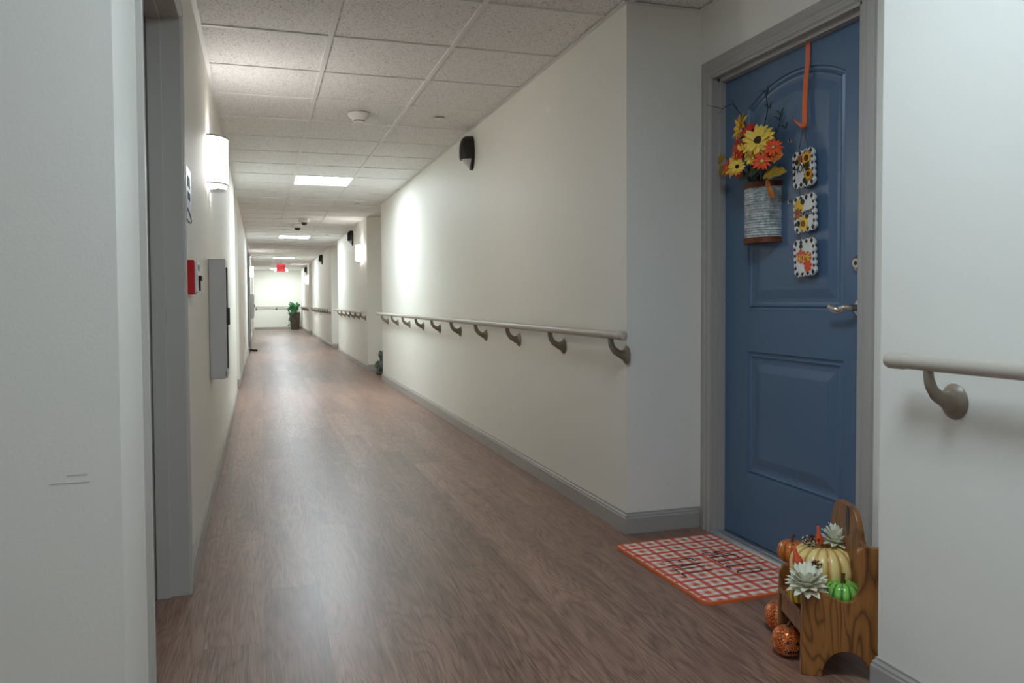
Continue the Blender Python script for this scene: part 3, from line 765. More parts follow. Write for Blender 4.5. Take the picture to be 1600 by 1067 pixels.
def strip(p, q, wd, tw=0):
    p, q = Vector(p), Vector(q); n = 5; prev = None
    for i in range(n+1):
        c = p.lerp(q, i/n); c.x -= .006*math.sin(PI*i/n); s = Vector((0, .5, .85)).normalized()*wd/2
        cur = [b.verts.new(c+s), b.verts.new(c-s), b.verts.new(c-s+Vector((.001, 0, 0))), b.verts.new(c+s+Vector((.001, 0, 0)))]
        if prev:
            for j in range(4): b.faces.new((prev[j], prev[(j+1) % 4], cur[(j+1) % 4], cur[j]))
        prev = cur
strip((XS+.002, 2.448, 1.688), (XS-.004, 2.494, 1.726), .020); strip((XS+.010, 2.446, 1.690), (XS+.024, 2.455, 1.684), .014)
hpar(obj('bow', b, M['ribbon']))
PW, PH = .116, .136
def scallop(hw, hh, nx, ny, r):
    pts = []
    def side(p, q, n):
        p, q = Vector(p), Vector(q); d = (q-p)/n; nrm = Vector((d.y, -d.x)).normalized()
        for i in range(n):
            for k in range(6):
                t = k/6; pts.append(tuple(p+d*(i+t)+nrm*r*math.sin(PI*t)))
    side((-hw, -hh), (hw, -hh), nx); side((hw, -hh), (hw, hh), ny); side((hw, hh), (-hw, hh), nx); side((-hw, hh), (-hw, -hh), ny)
    return pts
def plaque(cy, cz, rot, kind):
    """local axes: Y' = along the door, seen from the corridor the reading direction is -y"""
    base = bpy.data.objects.new  # noqa
    T = Matrix.Translation((XS, cy, cz)) @ Matrix.Rotation(rot, 4, 'X')
    def put(b, nm, m, parent):
        bmesh.ops.transform(b, matrix=T, verts=b.verts); o = obj(nm, b, m); 
        if parent is hs: hpar(o)
        else: o.parent = parent; o.matrix_parent_inverse = Matrix.Translation(hs.location).inverted() @ Matrix.Identity(4); o.matrix_parent_inverse = (Matrix.Translation(parent.location) ).inverted(); 
        return o
    b = bmesh.new(); prism(b, scallop(PW/2-.006, PH/2-.006, 4, 5, .0085), .009, 'yz', -.004)
    p = put(b, 'plaque', M['plaque'], hs)
    b = bmesh.new()
    def dia(y, z, w=.0085, h=.0115): prism(b, [(y-w, z), (y, z-h), (y+w, z), (y, z+h)], .001, 'yz', -.0048)
    for i in range(4):
        y = -.0435+.029*i
        for z in (-PH/2+.010, PH/2-.010): dia(y, z)
    for i in range(1, 5):
        z = -PH/2+.009+ (PH-.018)*i/5
        for y in (-PW/2+.008, PW/2-.008): dia(y, z, .0055, .0085)
    put(b, 'diamond_border', M['blk_paint'], p)
    def disc(y, z, r, m, nm='printed_flower', x=-.0050, petals=0):
        b = bmesh.new()
        if petals:
            pts = []
            for i in range(petals*4):
                a = 2*PI*i/(petals*4); rr = r*(.72+.28*abs(math.sin(a*petals/2))); pts.append((y+rr*math.cos(a), z+rr*math.sin(a)))
            prism(b, pts, .001, 'yz', x)
        else: prism(b, [(y+r*math.cos(2*PI*i/18), z+r*math.sin(2*PI*i/18)) for i in range(18)], .001, 'yz', x)
        return put(b, nm, m, p)
    def lettering(s, size, y, z, m, shear=0):
        b = text_bm(s, size, .0006)
        Mx = Matrix(((0, 0, -1, -.0058), (-1, 0, 0, y), (0, 1, 0, z), (0, 0, 0, 1)))
        bmesh.ops.transform(b, matrix=Mx @ Matrix.Diagonal((.82, 1.25, 1, 1)), verts=b.verts); put(b, 'lettering', m, p)
    if kind == 0:
        disc(-.019, .035, .030, M['orange_leaf'], petals=11); disc(-.019, .035, .024, M['yellow'], x=-.0052, petals=11); disc(-.019, .035, .013, M['berry'], 'flower_print_centre', -.0058)
        disc(.018, .037, .019, M['orange_leaf'], petals=9); disc(.014, .040, .009, M['berry'], 'flower_print_centre', -.0058); disc(-.027, -.030, .026, M['orange_leaf'], petals=11); disc(-.027, -.028, .019, M['yellow'], x=-.0052, petals=11); disc(-.027, -.026, .010, M['berry'], 'flower_print_centre', -.0058)
        disc(.034, .030, .010, M['leaf'], 'printed_leaf', -.0054); disc(-.004, -.046, .010, M['leaf'], 'printed_leaf'); disc(-.020, .006, .017, M['fall_leaf'], 'printed_leaf')
        lettering('HOME', .036, .006, .002, M['blk_paint'])
    elif kind == 1:
        disc(.027, .030, .028, M['yellow'], petals=11); disc(.034, .004, .022, M['orange_leaf'], petals=9, x=-.0054); disc(.036, .010, .012, M['berry'], 'flower_print_centre', -.0060)
        disc(.008, -.038, .029, M['yellow'], petals=11); disc(.008, -.038, .012, M['berry'], 'flower_print_centre', -.0058); disc(.006, .044, .011, M['leaf'], 'printed_leaf', -.0056); disc(-.014, -.014, .009, M['leaf'], 'printed_leaf', -.0056); disc(.036, -.034, .011, M['leaf'], 'printed_leaf')
        lettering('Sweet', .033, -.012, .002, M['blk_paint'])
    else:
        disc(.018, .006, .028, M['gourd'], 'printed_pumpkin', petals=6); disc(-.020, .000, .022, M['gourd'], 'printed_pumpkin', petals=6); disc(-.016, -.032, .026, M['orange'], 'printed_pumpkin', -.0054, petals=7)
        disc(.017, -.038, .019, M['white'], 'printed_pumpkin', -.0058, petals=6); disc(.016, .044, .009, M['leaf'], 'printed_leaf'); disc(-.010, .040, .016, M['lily'], 'printed_pumpkin', petals=6)
        lettering('HOME', .030, .002, -.002, M['yellow2'])
    return p
plaque(2.4365, 1.530, math.radians(-3.5), 0); plaque(2.4288, 1.363, math.radians(-4.5), 1); plaque(2.4270, 1.198, math.radians(-4.5), 2)
for pts in ([(XS+.003, 2.448, 1.688), (XS+.003, 2.472, 1.59)], [(XS+.003, 2.445, 1.688), (XS+.003, 2.416, 1.59)],
            [(XS, 2.462, 1.462), (XS, 2.458, 1.432)], [(XS, 2.408, 1.462), (XS, 2.404, 1.432)], [(XS, 2.456, 1.294), (XS, 2.456, 1.266)], [(XS, 2.402, 1.294), (XS, 2.402, 1.266)]):
    b = bmesh.new(); tube(b, pts, .0013, 6); hpar(obj('cord', b, M['cord']))

# ------------------------------------------------------------------ galvanised wall bucket with flowers
BY, BW, BDp = 2.690, .088, .088
wb = thing('wall_bucket', 'ribbed galvanised half bucket with rusty bands hung on the blue door', 'wall bucket', (DX, BY, 1.27))
def dshape(w, d, n=24): return [(-d*math.sin(PI*i/n)**.85, w*math.cos(PI*i/n)) for i in range(n+1)]
def shell(z0, z1, w, d, wall=.003, ridges=0, bottom=False):
    b = bmesh.new(); nz = max(1, ridges*4); prev = None; N = 24
    for k in range(nz+1):
        z = z0+(z1-z0)*k/nz; e = .0022*math.sin(2*PI*k/4) if ridges else 0
        cur = [b.verts.new((x, y, z)) for x, y in dshape(w+e, d+e, N)]
        if prev:
            for j in range(N): b.faces.new((prev[j], prev[j+1], cur[j+1], cur[j]))
            b.faces.new((prev[0], prev[-1], cur[-1], cur[0]))
        else: b.faces.new(cur); 
        prev = cur
    inn = [b.verts.new((x-.0005, y, z1)) for x, y in dshape(w-wall, d-wall, N)]
    for j in range(N): b.faces.new((prev[j], prev[j+1], inn[j+1], inn[j]))
    b.faces.new((prev[0], prev[-1], inn[-1], inn[0]))
    low = [b.verts.new((v.co.x, v.co.y, z1-.02)) for v in inn]
    for j in range(N): b.faces.new((inn[j], inn[j+1], low[j+1], low[j]))
    b.faces.new((inn[0], inn[-1], low[-1], low[0])); b.faces.new(low)
    return b
smooth_angle(obj('body', shell(.018, .225, BW, BDp, ridges=20), M['galv'], wb), 60)
o = obj('bottom_band', shell(0, .022, BW+.003, BDp+.003), M['rust'], wb); smooth_angle(o)
o = obj('top_band', shell(.222, .243, BW+.003, BDp+.003), M['rust'], wb); smooth_angle(o)
b = bmesh.new(); prism(b, dshape(BW-.006, BDp-.006), .008, 'xy', .226); obj('foam_filling', b, M['leaf'], wb)

def frame_from(nrm):
    z = Vector(nrm).normalized(); a = Vector((0, 0, 1)) if abs(z.z) < .9 else Vector((1, 0, 0))
    x = a.cross(z).normalized(); y = z.cross(x); return Matrix((x, y, z)).transposed().to_4x4()
def petal(b, L, W, ang, lift, curl, z0=0, tip=.35, r0=.1):
    """one curved petal in the XY plane about Z"""
    N = 6; prev = None; ca, sa = math.cos(ang), math.sin(ang)
    for i in range(N+1):
        t = i/N; r = L*(r0+(1-r0)*t); w_ = W*(math.sin(PI*(t*.86+.10))**.8)*(1 if t < 1 else .05); z = z0+lift*t*L+curl*t*t*L
        row = []
        for s in (-1, 0, 1):
            y = s*w_/2; zz = z + (abs(s)*.12*w_)
            row.append(b.verts.new((r*ca-y*sa, r*sa+y*ca, zz)))
        if prev:
            for j in range(2): b.faces.new((prev[j], prev[j+1], row[j+1], row[j]))
        prev = row
def flower(name, label, pos, nrm, R, n, pm, cm, cr, layers=2, root=None, wid=.30, group='artificial flowers in the galvanised wall bucket'):
    t = thing(name, label, 'flower', pos, 0, group); Rm = frame_from(nrm)
    b = bmesh.new()
    for l in range(layers):
        for i in range(n):
            a = 2*PI*(i+.5*l)/n + random.uniform(-.12, .12)
            petal(b, R*random.uniform(.86, 1.05)*(1-.12*l), R*wid, a, .12+.25*l+random.uniform(-.12, .15), -.12+random.uniform(-.2, .1), .001*l)
    bmesh.ops.transform(b, matrix=Rm, verts=b.verts); o = obj('petals', b, pm, t, smooth=True)
    sd = o.modifiers.new('thickness', 'SOLIDIFY'); sd.thickness = .0008
    b = bmesh.new(); lathe(b, [(0, -.003), (cr, -.001), (cr*1.02, .003), (cr*.8, .0065), (cr*.35, .008), (0, .0078)], 16)
    bmesh.ops.transform(b, matrix=Rm, verts=b.verts); smooth_angle(obj('seed_head', b, cm, t))
    rt_ = Vector(root if root else (DX-.04, BY, 1.497)) - Vector(pos); bk = Rm.to_3x3() @ Vector((0, 0, -1))
    b = bmesh.new(); tube(b, arc((0, 0, 0), bk*.04+Vector((.0, 0, -.01)), rt_, 8), .0018, 6); obj('stem', b, M['leaf'], t)
    return t
FW = (-.75, -.6, .15)
flower('sunflower', 'large yellow sunflower with dark centre, middle of the wall bouquet', (1.842, 2.566, 1.654), (-.8, -.45, .25), .070, 15, M['yellow2'], M['seedhead'], .019, root=(DX-.04, BY-.02, 1.497))
flower('sunflower', 'topmost yellow sunflower of the wall bouquet, tipped left', (1.880, 2.735, 1.742), (-.85, .35, .1), .062, 15, M['yellow'], M['seedhead'], .012)
flower('sunflower', 'yellow flower at lower left of the wall bouquet', (1.850, 2.730, 1.588), (-.9, .1, .2), .056, 13, M['yellow'], M['seedhead'], .010)
flower('daisy', 'small pale yellow daisy low at the left of the wall bouquet', (1.822, 2.672, 1.570), (-.8, -.5, .2), .036, 15, M['yellow2'], M['seedhead'], .009)
flower('daisy', 'small yellow daisy just below the large sunflower', (1.840, 2.612, 1.596), (-.9, -.2, -.2), .032, 14, M['yellow2'], M['seedyellow'], .007)
flower('daisy', 'orange daisy with pale centre above the bucket rim', (1.828, 2.522, 1.566), (-.75, -.65, .1), .041, 13, M['orange'], M['seedyellow'], .0075, layers=1)
flower('daisy', 'orange daisy at the right edge of the wall bouquet', (1.852, 2.488, 1.612), (-.6, -.75, .25), .040, 13, M['orange'], M['seedyellow'], .006, layers=1)
flower('daisy', 'red-orange daisy between the two upper sunflowers', (1.866, 2.655, 1.704), (-.85, -.1, .2), .045, 13, M['redorange'], M['orange'], .007)
flower('daisy', 'red-orange daisy at the left middle of the bouquet', (1.866, 2.735, 1.662), (-.8, .3, .1), .046, 13, M['redorange'], M['orange'], .007)
flower('daisy', 'red daisy in the middle left beside the yellow sunflower', (1.850, 2.690, 1.632), (-.95, -.1, .1), .046, 14, M['redorange'], M['orange'], .007)
flower('daisy', 'lowest left orange daisy beside the autumn leaves', (1.872, 2.815, 1.590), (-.8, .3, .0), .038, 12, M['orange'], M['seedyellow'], .006)
flower('daisy', 'little brown-red daisy nestled against the bucket rim', (1.838, 2.690, 1.550), (-.85, -.4, -.1), .024, 12, M['redorange'], M['yellow'], .006)
flower('daisy', 'dark red bud flower behind the large sunflower', (1.885, 2.700, 1.690), (-.9, .3, .2), .036, 12, M['redorange'], M['seedhead'], .009)
def leaf_sprig(label, pos, nrm, L, W, m, lobes=1, root=None):
    t = thing('leaf_sprig', label, 'leaf', pos, 0, 'autumn leaves in the galvanised wall bucket'); b = bmesh.new()
    pts = []
    K = 15
    for i in range(K+1):
        u = i/K; ww = W*(math.sin(PI*min(1, u*.97+.03))**.8)*(1-.35*u)*(1+.22*math.sin(u*PI*6)); pts.append((u*L, ww))
    c = [b.verts.new((x, 0, -.10*x*x/L)) for x, _ in pts]
    for s in (-1, 1):
        e = [b.verts.new((x+.15*w_, s*w_, -.10*x*x/L + .25*w_)) for x, w_ in pts]
        for i in range(K): b.faces.new((c[i], c[i+1], e[i+1], e[i]) if s > 0 else (c[i+1], c[i], e[i], e[i+1]))
    d = Vector(nrm[0]).normalized(); z = Vector(nrm[1]); z = (z-d*z.dot(d)).normalized(); y = z.cross(d)
    bmesh.ops.transform(b, matrix=Matrix((d, y, z)).transposed().to_4x4(), verts=b.verts)
    o = obj('blade', b, m, t, smooth=True); sd = o.modifiers.new('thickness', 'SOLIDIFY'); sd.thickness = .0007
    r = Vector(root if root else (DX-.04, BY, 1.497))-Vector(pos)
    b = bmesh.new(); tube(b, arc((0, 0, 0), r*.4+Vector((0, 0, .02)), r, 6), .0014, 6); obj('stem', b, M['twig'], t)
leaf_sprig('olive brown leaf at the upper left of the bouquet by the frame', (1.880, 2.842, 1.640), ((-.15, 1, -.12), (-1, 0, .1)), .055, .026, M['fall_leaf'])
leaf_sprig('olive brown leaf at the lower left of the bouquet by the frame', (1.880, 2.838, 1.605), ((-.15, .85, -.65), (-1, 0, .1)), .058, .026, M['fall_leaf'])
leaf_sprig('large yellow-green pointed leaf at the right over the bucket rim', (1.845, 2.540, 1.512), ((.25, -1, .10), (-.8, 0, .5)), .105, .034, M['fall_leaf'])
leaf_sprig('ochre leaf pointing right beside the right orange daisy', (1.856, 2.512, 1.575), ((.15, -1, .12), (-.9, 0, .2)), .062, .030, M['orange_leaf'])
leaf_sprig('orange leaf hanging lowest right below the bucket rim', (1.858, 2.520, 1.470), ((.05, -.45, -.9), (-1, 0, .1)), .052, .017, M['orange_leaf'])
leaf_sprig('small orange leaf on the right side of the bucket rim', (1.858, 2.535, 1.500), ((0, -.5, -.85), (-1, 0, .1)), .040, .016, M['orange_leaf'])
leaf_sprig('yellow leaf between daisies left above the bucket', (1.846, 2.655, 1.640), ((-.2, .8, .3), (-1, 0, .1)), .050, .017, M['yellow'])
leaf_sprig('dark green leaf below the flowers at the bucket rim', (1.850, 2.640, 1.535), ((-.1, -.9, .1), (-1, 0, .1)), .070, .022, M['leaf'])
leaf_sprig('second dark green leaf at the left of the bucket rim', (1.862, 2.665, 1.53), ((-.1, .9, .3), (-1, 0, .1)), .060, .022, M['leaf'])
leaf_sprig('dark green leaf standing behind the middle flowers', (1.885, 2.640, 1.60), ((-.1, -.2, 1), (-1, 0, .1)), .075, .028, M['leaf'])
flower('daisy', 'dark red daisy at the left of the bouquet above the autumn leaves', (1.880, 2.775, 1.630), (-.8, .4, .1), .038, 13, M['redorange'], M['seedhead'], .008)
for lb, p_, d_ in (('dark green leaf in the middle of the bouquet behind the red daisies', (1.895, 2.700, 1.60), (0, .3, 1)), ('dark green leaf at the right of the bouquet behind the orange daisies', (1.895, 2.580, 1.56), (0, -.5, .8)),
                   ('dark green leaf spreading left behind the yellow flower', (1.895, 2.745, 1.56), (0, .8, .5)), ('dark green leaf low in front of the bouquet above the rust band', (1.855, 2.600, 1.525), (-.1, -.6, .5)), ('dark green leaf behind the topmost sunflower', (1.90, 2.720, 1.67), (0, .1, 1))):
    leaf_sprig(lb, p_, (d_, (-1, 0, .1)), .075, .030, M['leaf'])
t = thing('twig_branch', 'long bare curly twig reaching left across the door frame', 'twig', (DX-.04, BY, 1.497), 0, 'bare twigs in the wall bucket')
b = bmesh.new(); tube(b, [(0, 0, 0), (-.02, .03, .16), (-.015, .09, .30), (-.02, .16, .372), (-.03, .22, .365), (-.035, .27, .385), (-.037, .33, .407)], [.002, .002, .0018, .0016, .0014, .0012, .0007], 6); obj('main_branch', b, M['twig'], t)
b = bmesh.new(); tube(b, [(-.03, .21, .366), (-.03, .23, .352), (-.032, .245, .352)], .0010, 5); tube(b, [(-.018, .12, .33), (-.02, .15, .375), (-.02, .175, .395)], .0010, 5); obj('side_twig', b, M['twig'], t)
t = thing('twig_branch', 'dark leafy twig rising behind the right of the bouquet', 'twig', (DX-.04, BY, 1.497), 0, 'bare twigs in the wall bucket')
b = bmesh.new(); tube(b, [(0, 0, 0), (.005, -.06, .12), (.01, -.10, .21), (.012, -.135, .27)], [.0018]*3+[.0008], 6); tube(b, [(0, 0, 0), (.0, -.01, .18), (-.005, -.06, .30), (.0, -.04, .36), (.0, -.055, .40)], [.0018]*4+[.0008], 6)
obj('main_branch', b, M['twig'], t)
b = bmesh.new()
for (y, z, a) in ((-.06, .12, -.4), (-.09, .19, .3), (-.115, .24, -.5), (-.13, .26, .2), (-.06, .30, .5), (-.04, .36, -.3), (-.155, .20, .1), (-.07, .17, .9)):
    for s in (-1, 1):
        tube(b, arc((.006, y, z), (.0, y+s*.012+a*.01, z+.018), (-.004, y+s*.022, z+.022), 4), [.0012, .0022, .0028, .002, .0006], 5)
obj('leaflets', b, M['leaf'], t)

# ------------------------------------------------------------------ wooden bench
P0 = Vector((1.421, 1.775)); S = Vector((.82, -.572)).normalized(); Lv = Vector((.33, .944)).normalized()
WS, LF = .225, .205
b0 = thing('bench', 'small stained pine bench with curved arms beside the blue door', 'bench', (P0.x, P0.y, 0))
def arm_outline(far=False):
    pts = [(0, 0), (.003, .214)]
    for a in range(0, 91, 15): pts.append((.026-.023*math.cos(math.radians(a)), .220+.020*math.sin(math.radians(a))))
    top = .222 if far else .366
    for i in range(1, 11):            # smooth scoop between the arm knob and the upright
        t = i/10; pts.append((.030+.112*t, .240-.026*math.sin(PI*t/2*1.25)**2 if t < .85 else .216+.022*((t-.85)/.15)**1.5))
    if far: return pts + [(WS, .24), (WS, 0), (.19, 0)] + [(.118+.064*math.cos(PI*i/12), .078*math.sin(PI*i/12)) for i in range(13)]
    pts += [(.147, .262), (.143, .300), (.141, .335)]
    for a in range(0, 91, 15): pts.append((.163-.022*math.cos(math.radians(a)), .345+.026*math.sin(math.radians(a))))
    pts += [(WS, .371), (WS, 0), (.19, 0)]
    return pts + [(.118+.064*math.cos(PI*i/12), .078*math.sin(PI*i/12)) for i in range(13)]
def side_panel(org, sdir, ldir, th, far=False):
    b = bmesh.new(); o2 = arm_outline(far); n = len(o2)
    fr = [b.verts.new((org.x+sdir.x*s, org.y+sdir.y*s, z)) for s, z in o2]; bk = [b.verts.new((org.x+sdir.x*s+ldir.x*th, org.y+sdir.y*s+ldir.y*th, z)) for s, z in o2]
    b.faces.new(fr); b.faces.new(bk[::-1])
    for i in range(n): b.faces.new((fr[i], fr[(i+1) % n], bk[(i+1) % n], bk[i]))
    return b
Z2 = Vector((0, 0))
S2 = Vector((.9975, -.07)).normalized()
obj('side_panel', side_panel(Z2, S, Lv, .016), M['bench'], b0, bevel=.003)
fo = Lv*LF
obj('side_panel', side_panel(fo, S2, -Lv, .016, True), M['bench2'], b0, bevel=.003)
def slab(p, z0, z1):
    b = bmesh.new(); prism(b, [(q.x, q.y) for q in p], z1-z0, 'xy', z0); return b
iA, iB = Z2+Lv*.016, fo-Lv*.016
obj('seat', slab([iA-S*.0, iB-S*.0, iB+S2*.17, iA+S*.17], .160, .176), M['bench2'], b0, bevel=.002)
b = bmesh.new(); prism(b, [((Z2+Lv*.016+S*.006).x, (Z2+Lv*.016+S*.006).y), ((fo-Lv*.016+S2*.006).x, (fo-Lv*.016+S2*.006).y), ((fo-Lv*.016+S2*.018).x, (fo-Lv*.016+S2*.018).y), ((Z2+Lv*.016+S*.018).x, (Z2+Lv*.016+S*.018).y)], .062, 'xy', .104)
obj('front_apron', b, M['bench2'], b0, bevel=.004)
# back board with a crest
bA, bB = Z2+S*.168+Lv*.016, fo+S2*.172-Lv*.016; bd_ = (bB-bA); bl = bd_.length; bn = Vector((bd_.y, -bd_.x)).normalized()
b = bmesh.new(); pts = [(0, .09), (bl, .09)]
for i in range(25):
    t = 1-i/24; hgt = .366+.086*max(0, 1-abs((t-.57)/.41)**4.0)-(.06 if t > .97 else 0)
    pts.append((bl*t, hgt))
lo = [b.verts.new((bA.x+bd_.x*s/bl, bA.y+bd_.y*s/bl, z)) for s, z in pts]; hi = [b.verts.new((v.co.x+bn.x*.016, v.co.y+bn.y*.016, v.co.z)) for v in lo]
b.faces.new(lo); b.faces.new(hi[::-1])
for i in range(len(pts)): j = (i+1) % len(pts); b.faces.new((lo[i], lo[j], hi[j], hi[i]))
obj('back_board', b, M['bench2'], b0, bevel=.003)
b = bmesh.new(); c0 = bA+bd_*.48-bn*.001
hp = [(.012*math.cos(a*PI/8), .045*math.sin(a*PI/8)) for a in range(16)]
f_ = [b.verts.new((c0.x+bd_.x/bl*s, c0.y+bd_.y/bl*s, .405+z)) for s, z in hp]; g_ = [b.verts.new((v.co.x+bn.x*.002, v.co.y+bn.y*.002, v.co.z)) for v in f_]
b.faces.new(f_); b.faces.new(g_[::-1])
for i in range(16): j = (i+1) % 16; b.faces.new((f_[i], f_[j], g_[j], g_[i]))
obj('back_cutout', b, M['black'], b0)

# ------------------------------------------------------------------ pumpkins and gourds
def pumpkin(name, label, loc, R, Hh, n, m, stem_m, dip=.22, depth=.10, tilt=(0,0,0), stem_h=.03, stem_r=.006, bend=(.01, 0), cat='pumpkin', group=None, face=False, taper=0):
    t = thing(name, label, cat, loc, 0, group); t.rotation_euler = tilt
    b = bmesh.new(); NS, NR = n*8, 22; rings = []
    for i in range(NR+1):
        ph = PI*i/NR
        row = []
        for k in range(NS):
            a = 2*PI*k/NS; g = abs(math.cos(n*a/2)); rib = 1-depth*(1-g**.55)*math.sin(ph)**.4
            r = R*math.sin(ph)**.82*rib*(1-taper*math.cos(ph)); z = Hh/2*(math.cos(ph)-dip*math.exp(-(math.sin(ph)/.42)**2)*(1 if math.cos(ph) > 0 else -.8))
            row.append(b.verts.new((r*math.cos(a), r*math.sin(a), z+Hh/2)) if 0 < i < NR else None)
        if i in (0, NR): row = [b.verts.new((0, 0, Hh/2+Hh/2*(1-dip if i == 0 else -1+.8*dip)))]
        rings.append(row)
    for A, B in zip(rings, rings[1:]):
        for k in range(NS):
            q = [A[k % len(A)], B[k % len(B)], B[(k+1) % len(B)], A[(k+1) % len(A)]]; u = []; [u.append(x) for x in q if x not in u]
            b.faces.new(u)
    obj('flesh', b, m, t, smooth=True)
    zt = Hh*(1-dip/2)-.004
    b = bmesh.new(); tube(b, arc((0, 0, zt), (0, 0, zt+stem_h*.7), (bend[0], bend[1], zt+stem_h), 7), [stem_r*q for q in (1.9, 1.25, 1, .9, .85, .85, .95, 1.1)], 8)
    obj('stem', b, stem_m, t, smooth=True)
    return t
CX, CY = 1.583, 1.876
seat = .176
pumpkin('pumpkin', 'large cream ribbed pumpkin in the middle of the bench', (CX, CY, seat+.001), .099, .150, 16, M['p_cream'], M['stem_t'], stem_h=.030, stem_r=.010, bend=(-.02, .012))
pumpkin('pumpkin', 'glossy orange pumpkin at the far end of the bench', (1.557, 1.990, .226), .043, .078, 10, M['p_orange'], M['stem_d'], stem_h=.026, stem_r=.0045, bend=(.006, -.004))
pumpkin('pumpkin', 'glossy green pumpkin at the near arm of the bench', (1.552, 1.766, seat+.001), .049, .078, 12, M['p_green'], M['stem_d'], stem_h=.028, stem_r=.0055, bend=(.004, .004))
pumpkin('gourd', 'small green and yellow striped gourd under the white lily', (1.452, 1.826, seat+.001), .028, .055, 10, M['p_stripe'], M['stem_d'], stem_h=.012, stem_r=.003, cat='gourd')
gp = 'orange glitter jack-o-lanterns beside the bench'
pumpkin('glitter_pumpkin', 'orange glitter pumpkin farther back on the floor behind the other', (1.550, 2.033, 0), .050, .095, 8, M['p_glit'], M['stem_d'], depth=.05, dip=.12, stem_h=.03, stem_r=.005, group=gp, bend=(.01, -.01))
g2 = pumpkin('glitter_pumpkin', 'orange glitter pumpkin with carved face in front under the bench', (1.462, 1.885, 0), .045, .088, 8, M['p_glit'], M['stem_d'], depth=.04, dip=.10, stem_h=.018, stem_r=.005, group=gp)
# carved face
def on_ball(u, v, lift=1.02):
    d = Vector((-.36, -.93, 0)).normalized(); s = Vector((d.y, -d.x, 0)); rr = .0465*lift
    return d*rr*math.cos(u)*math.cos(v) - s*rr*math.sin(u)*math.cos(v) + Vector((0, 0, .044+.045*lift*math.sin(v)))
b = bmesh.new()
def patch(pts):
    o1 = [b.verts.new(on_ball(u, v, 1.015)) for u, v in pts]; o2 = [b.verts.new(on_ball(u, v, .92)) for u, v in pts]
    b.faces.new(o1)
    for i in range(len(pts)): j = (i+1) % len(pts); b.faces.new((o1[i], o1[j], o2[j], o2[i]))
patch([(-.42, .18), (-.16, .14), (-.30, .42)]); patch([(.20, .10), (.46, .12), (.34, .36)])
for i in range(6):
    u = -.5+i*.18; patch([(u, -.28-.10*math.cos((u)*2.2)), (u+.17, -.28-.10*math.cos((u+.17)*2.2)), (u+.09, -.50-.10*math.cos(u*2.2))])
obj('carved_face', b, M['black'], g2)

def gourd(label, base, tip, R):
    t = thing('gourd', label, 'gourd', base, 0, 'small orange bottle gourds in the display')
    d = Vector(tip)-Vector(base); L = d.length; prof = [(.0, .15), (.05, .62), (.18, .95), (.32, 1), (.46, .82), (.58, .52), (.72, .40), (.86, .36), (.95, .26), (1, .05)]
    b = bmesh.new(); side = Vector((d.y, -d.x, 0)); side = side.normalized() if side.length > 1e-4 else Vector((1, 0, 0))
    tube(b, [d*u + side*.10*L*max(0, u-.5)**2*3 for u, r in prof], [R*r for u, r in prof], 18); obj('flesh', b, M['gourd'], t, smooth=True)
    b = bmesh.new(); e = d+side*.075*L; tube(b, [e*.99, e*1.07], .0018, 6); obj('stem', b, M['stem_d'], t)
gourd('orange bottle gourd standing on top of the cream pumpkin', (1.559, 1.872, .320), (1.557, 1.873, .378), .0125)
gourd('orange bottle gourd leaning on the front of the cream pumpkin', (1.458, 1.830, .277), (1.446, 1.842, .338), .0150)

def lily(label, loc, R, tilt, n=9, mi=None):
    t = thing('water_lily', label, 'flower', loc, 0, 'white artificial lilies in the bench display')
    t.rotation_euler = tilt; b = bmesh.new()
    for l, (rr, lift) in enumerate(((1, .15), (.95, .45), (.85, .85), (.68, 1.3), (.5, 1.9))):
        for i in range(n+ (2 if l == 0 else 0)):
            petal(b, R*rr*random.uniform(.9, 1.06), R*.34, 2*PI*(i+.5*l)/(n+(2 if l == 0 else 0))+random.uniform(-.1, .1), lift, -.15, .002*l)
    o = obj('petals', b, M['lily'], t, smooth=True); s_ = o.modifiers.new('thickness', 'SOLIDIFY'); s_.thickness = .0012
    b = bmesh.new(); lathe(b, [(0, -.006), (.010, -.004), (.014, .004), (.008, .012), (0, .014)], 14); obj('flower_base', b, M['lilyg'], t, smooth=True)
    return t
lily('large white lily in front of the cream pumpkin', (1.453, 1.792, .236), .062, (.12, -.16, 0))
lily('white lily tucked behind the top of the cream pumpkin', (1.620, 1.872, .318), .056, (.05, .15, .4))
def berries(label, loc, R, n, sq=(1, 1, .6)):
    t = thing('berry_cluster', label, 'berries', loc, 0, 'clusters of tiny cream and brown berries'); 
    for nm, m, seed in (('brown_berries', M['berry'], 1), ('cream_berries', M['berryw'], 2), ('dark_berries', M['seedhead'], 3)):
        rnd = random.Random(seed); b = bmesh.new()
        for i in range(n):
            v = Vector((rnd.gauss(0, .5), rnd.gauss(0, .5), rnd.gauss(0, .5)))
            if v.length > 1: v.normalize()
            v = Vector((v.x*sq[0], v.y*sq[1], v.z*sq[2]))*R; sphere(b, v, .0024, 8, 6)
        o = obj(nm, b, m, t, smooth=True); o['kind'] = 'stuff'
berries('berry cluster beside the front orange gourd and the front lily', (1.488, 1.806, .290), .024, 34, (1, .8, .5))
berries('berry cluster beside the top orange gourd on the cream pumpkin', (1.537, 1.880, .333), .024, 34, (1, 1, .7))

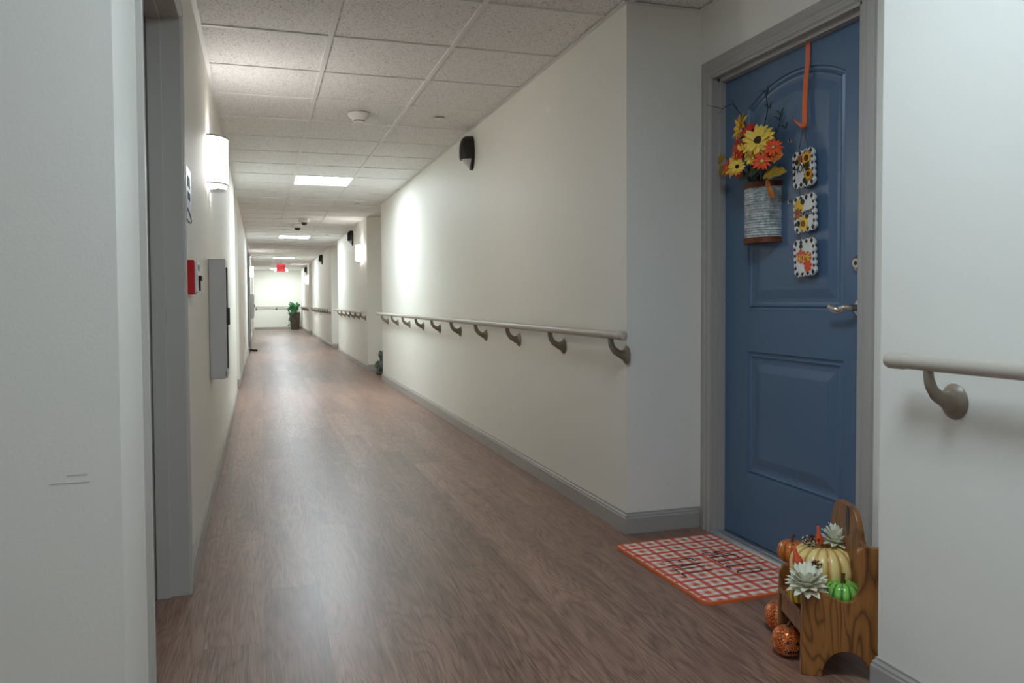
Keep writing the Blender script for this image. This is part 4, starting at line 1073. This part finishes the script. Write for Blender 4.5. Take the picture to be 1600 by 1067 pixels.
# ------------------------------------------------------------------ potted ivy at the end of the corridor
t = thing('potted_ivy', 'green trailing ivy in a tall dark basket by the end wall', 'potted plant', (1.27, 31.30, 0))
b = bmesh.new(); pr = [(0, 0), (.15, 0)]
for i in range(29): z = .64*i/28; pr.append((.155+.045*z/.64+.006*(i % 2), z+.004))
pr += [(.20, .66), (.215, .67), (.205, .68), (.185, .66), (.18, .58), (0, .58)]
lathe(b, pr, 30); obj('basket', b, M['basket'], t)
b = bmesh.new(); lathe(b, [(0, .60), (.18, .60), (.18, .585), (0, .585)], 24); obj('soil', b, M['soil'], t)
rnd = random.Random(5); b = bmesh.new(); bs = bmesh.new()
def ivy_leaf(p, d, s):
    z = Vector(d).normalized(); x = z.orthogonal().normalized(); y = z.cross(x)
    pts = [(0, -.9), (.5, -.5), (.95, -.35), (.55, .15), (.5, .6), (0, 1.1), (-.5, .6), (-.55, .15), (-.95, -.35), (-.5, -.5)]
    c = b.verts.new(Vector(p)+z*.25*s); vs = [b.verts.new(Vector(p)+x*a*s+y*q*s) for a, q in pts]
    for i in range(10): b.faces.new((c, vs[i], vs[(i+1) % 10]))
for k in range(38):
    a = rnd.uniform(0, 2*PI); out = rnd.uniform(.16, .30); hgt = rnd.uniform(.04, .34); dr = rnd.choice((0, 0, -.2, -.45, -.6)) if math.cos(a) < .3 else 0
    if math.cos(a) > .4: out *= .7
    pth = arc((.05*math.cos(a), .05*math.sin(a), .60), (.6*out*math.cos(a), .6*out*math.sin(a), .80+hgt), (out*math.cos(a), out*math.sin(a), .72+hgt+dr), 8)
    tube(bs, pth, .003, 5)
    for q in pth[2:]:
        for _ in range(3): ivy_leaf(q+Vector([rnd.uniform(-.035, .035) for _ in range(3)]), (rnd.uniform(-1, 1), -1+rnd.uniform(-.6, .6), rnd.uniform(.1, 1)), rnd.uniform(.020, .038))
obj('foliage', b, M['ivy'], t); obj('vines', bs, M['leaf'], t)

# ------------------------------------------------------------------ garden figurine in the second recess
t = thing('figurine', 'grey-green seated figurine half hidden in the recess past the long handrail', 'figurine', (1.655, 11.10, 0))
b = bmesh.new()
lathe(b, [(0, .0), (.075, 0), (.080, .015), (.080, .05), (0, .05)], 24)
sphere(b, (0, .01, .125), .062, 18, 12, (1, .85, 1.35))
obj('body', b, M['statue'], t, smooth=True)
b = bmesh.new(); sphere(b, (-.005, 0, .285), .047, 18, 14, (.9, .95, 1.15)); sphere(b, (-.035, -.03, .278), .014, 10, 8); sphere(b, (-.02, -.01, .333), .016, 10, 8); sphere(b, (.03, 0, .333), .016, 10, 8); tube(b, [(0, 0, .20), (0, 0, .26)], .028, 14)
obj('head', b, M['statue'], t, smooth=True)
for s in (-1, 1):
    b = bmesh.new(); tube(b, [(s*.045, 0, .19), (s*.080, -.015, .165), (s*.098, -.04, .125), (s*.075, -.06, .115)], [.019, .016, .014, .016], 12); sphere(b, (s*.078, -.06, .118), .018, 12, 8); obj('arm', b, M['statue'], t, smooth=True)
    b = bmesh.new(); tube(b, [(s*.030, -.01, .085), (s*.062, -.07, .080), (s*.055, -.10, .045)], [.028, .024, .019], 12); sphere(b, (s*.055, -.115, .038), .020, 12, 8, (1, 1.3, .8)); obj('leg', b, M['statue'], t, smooth=True)
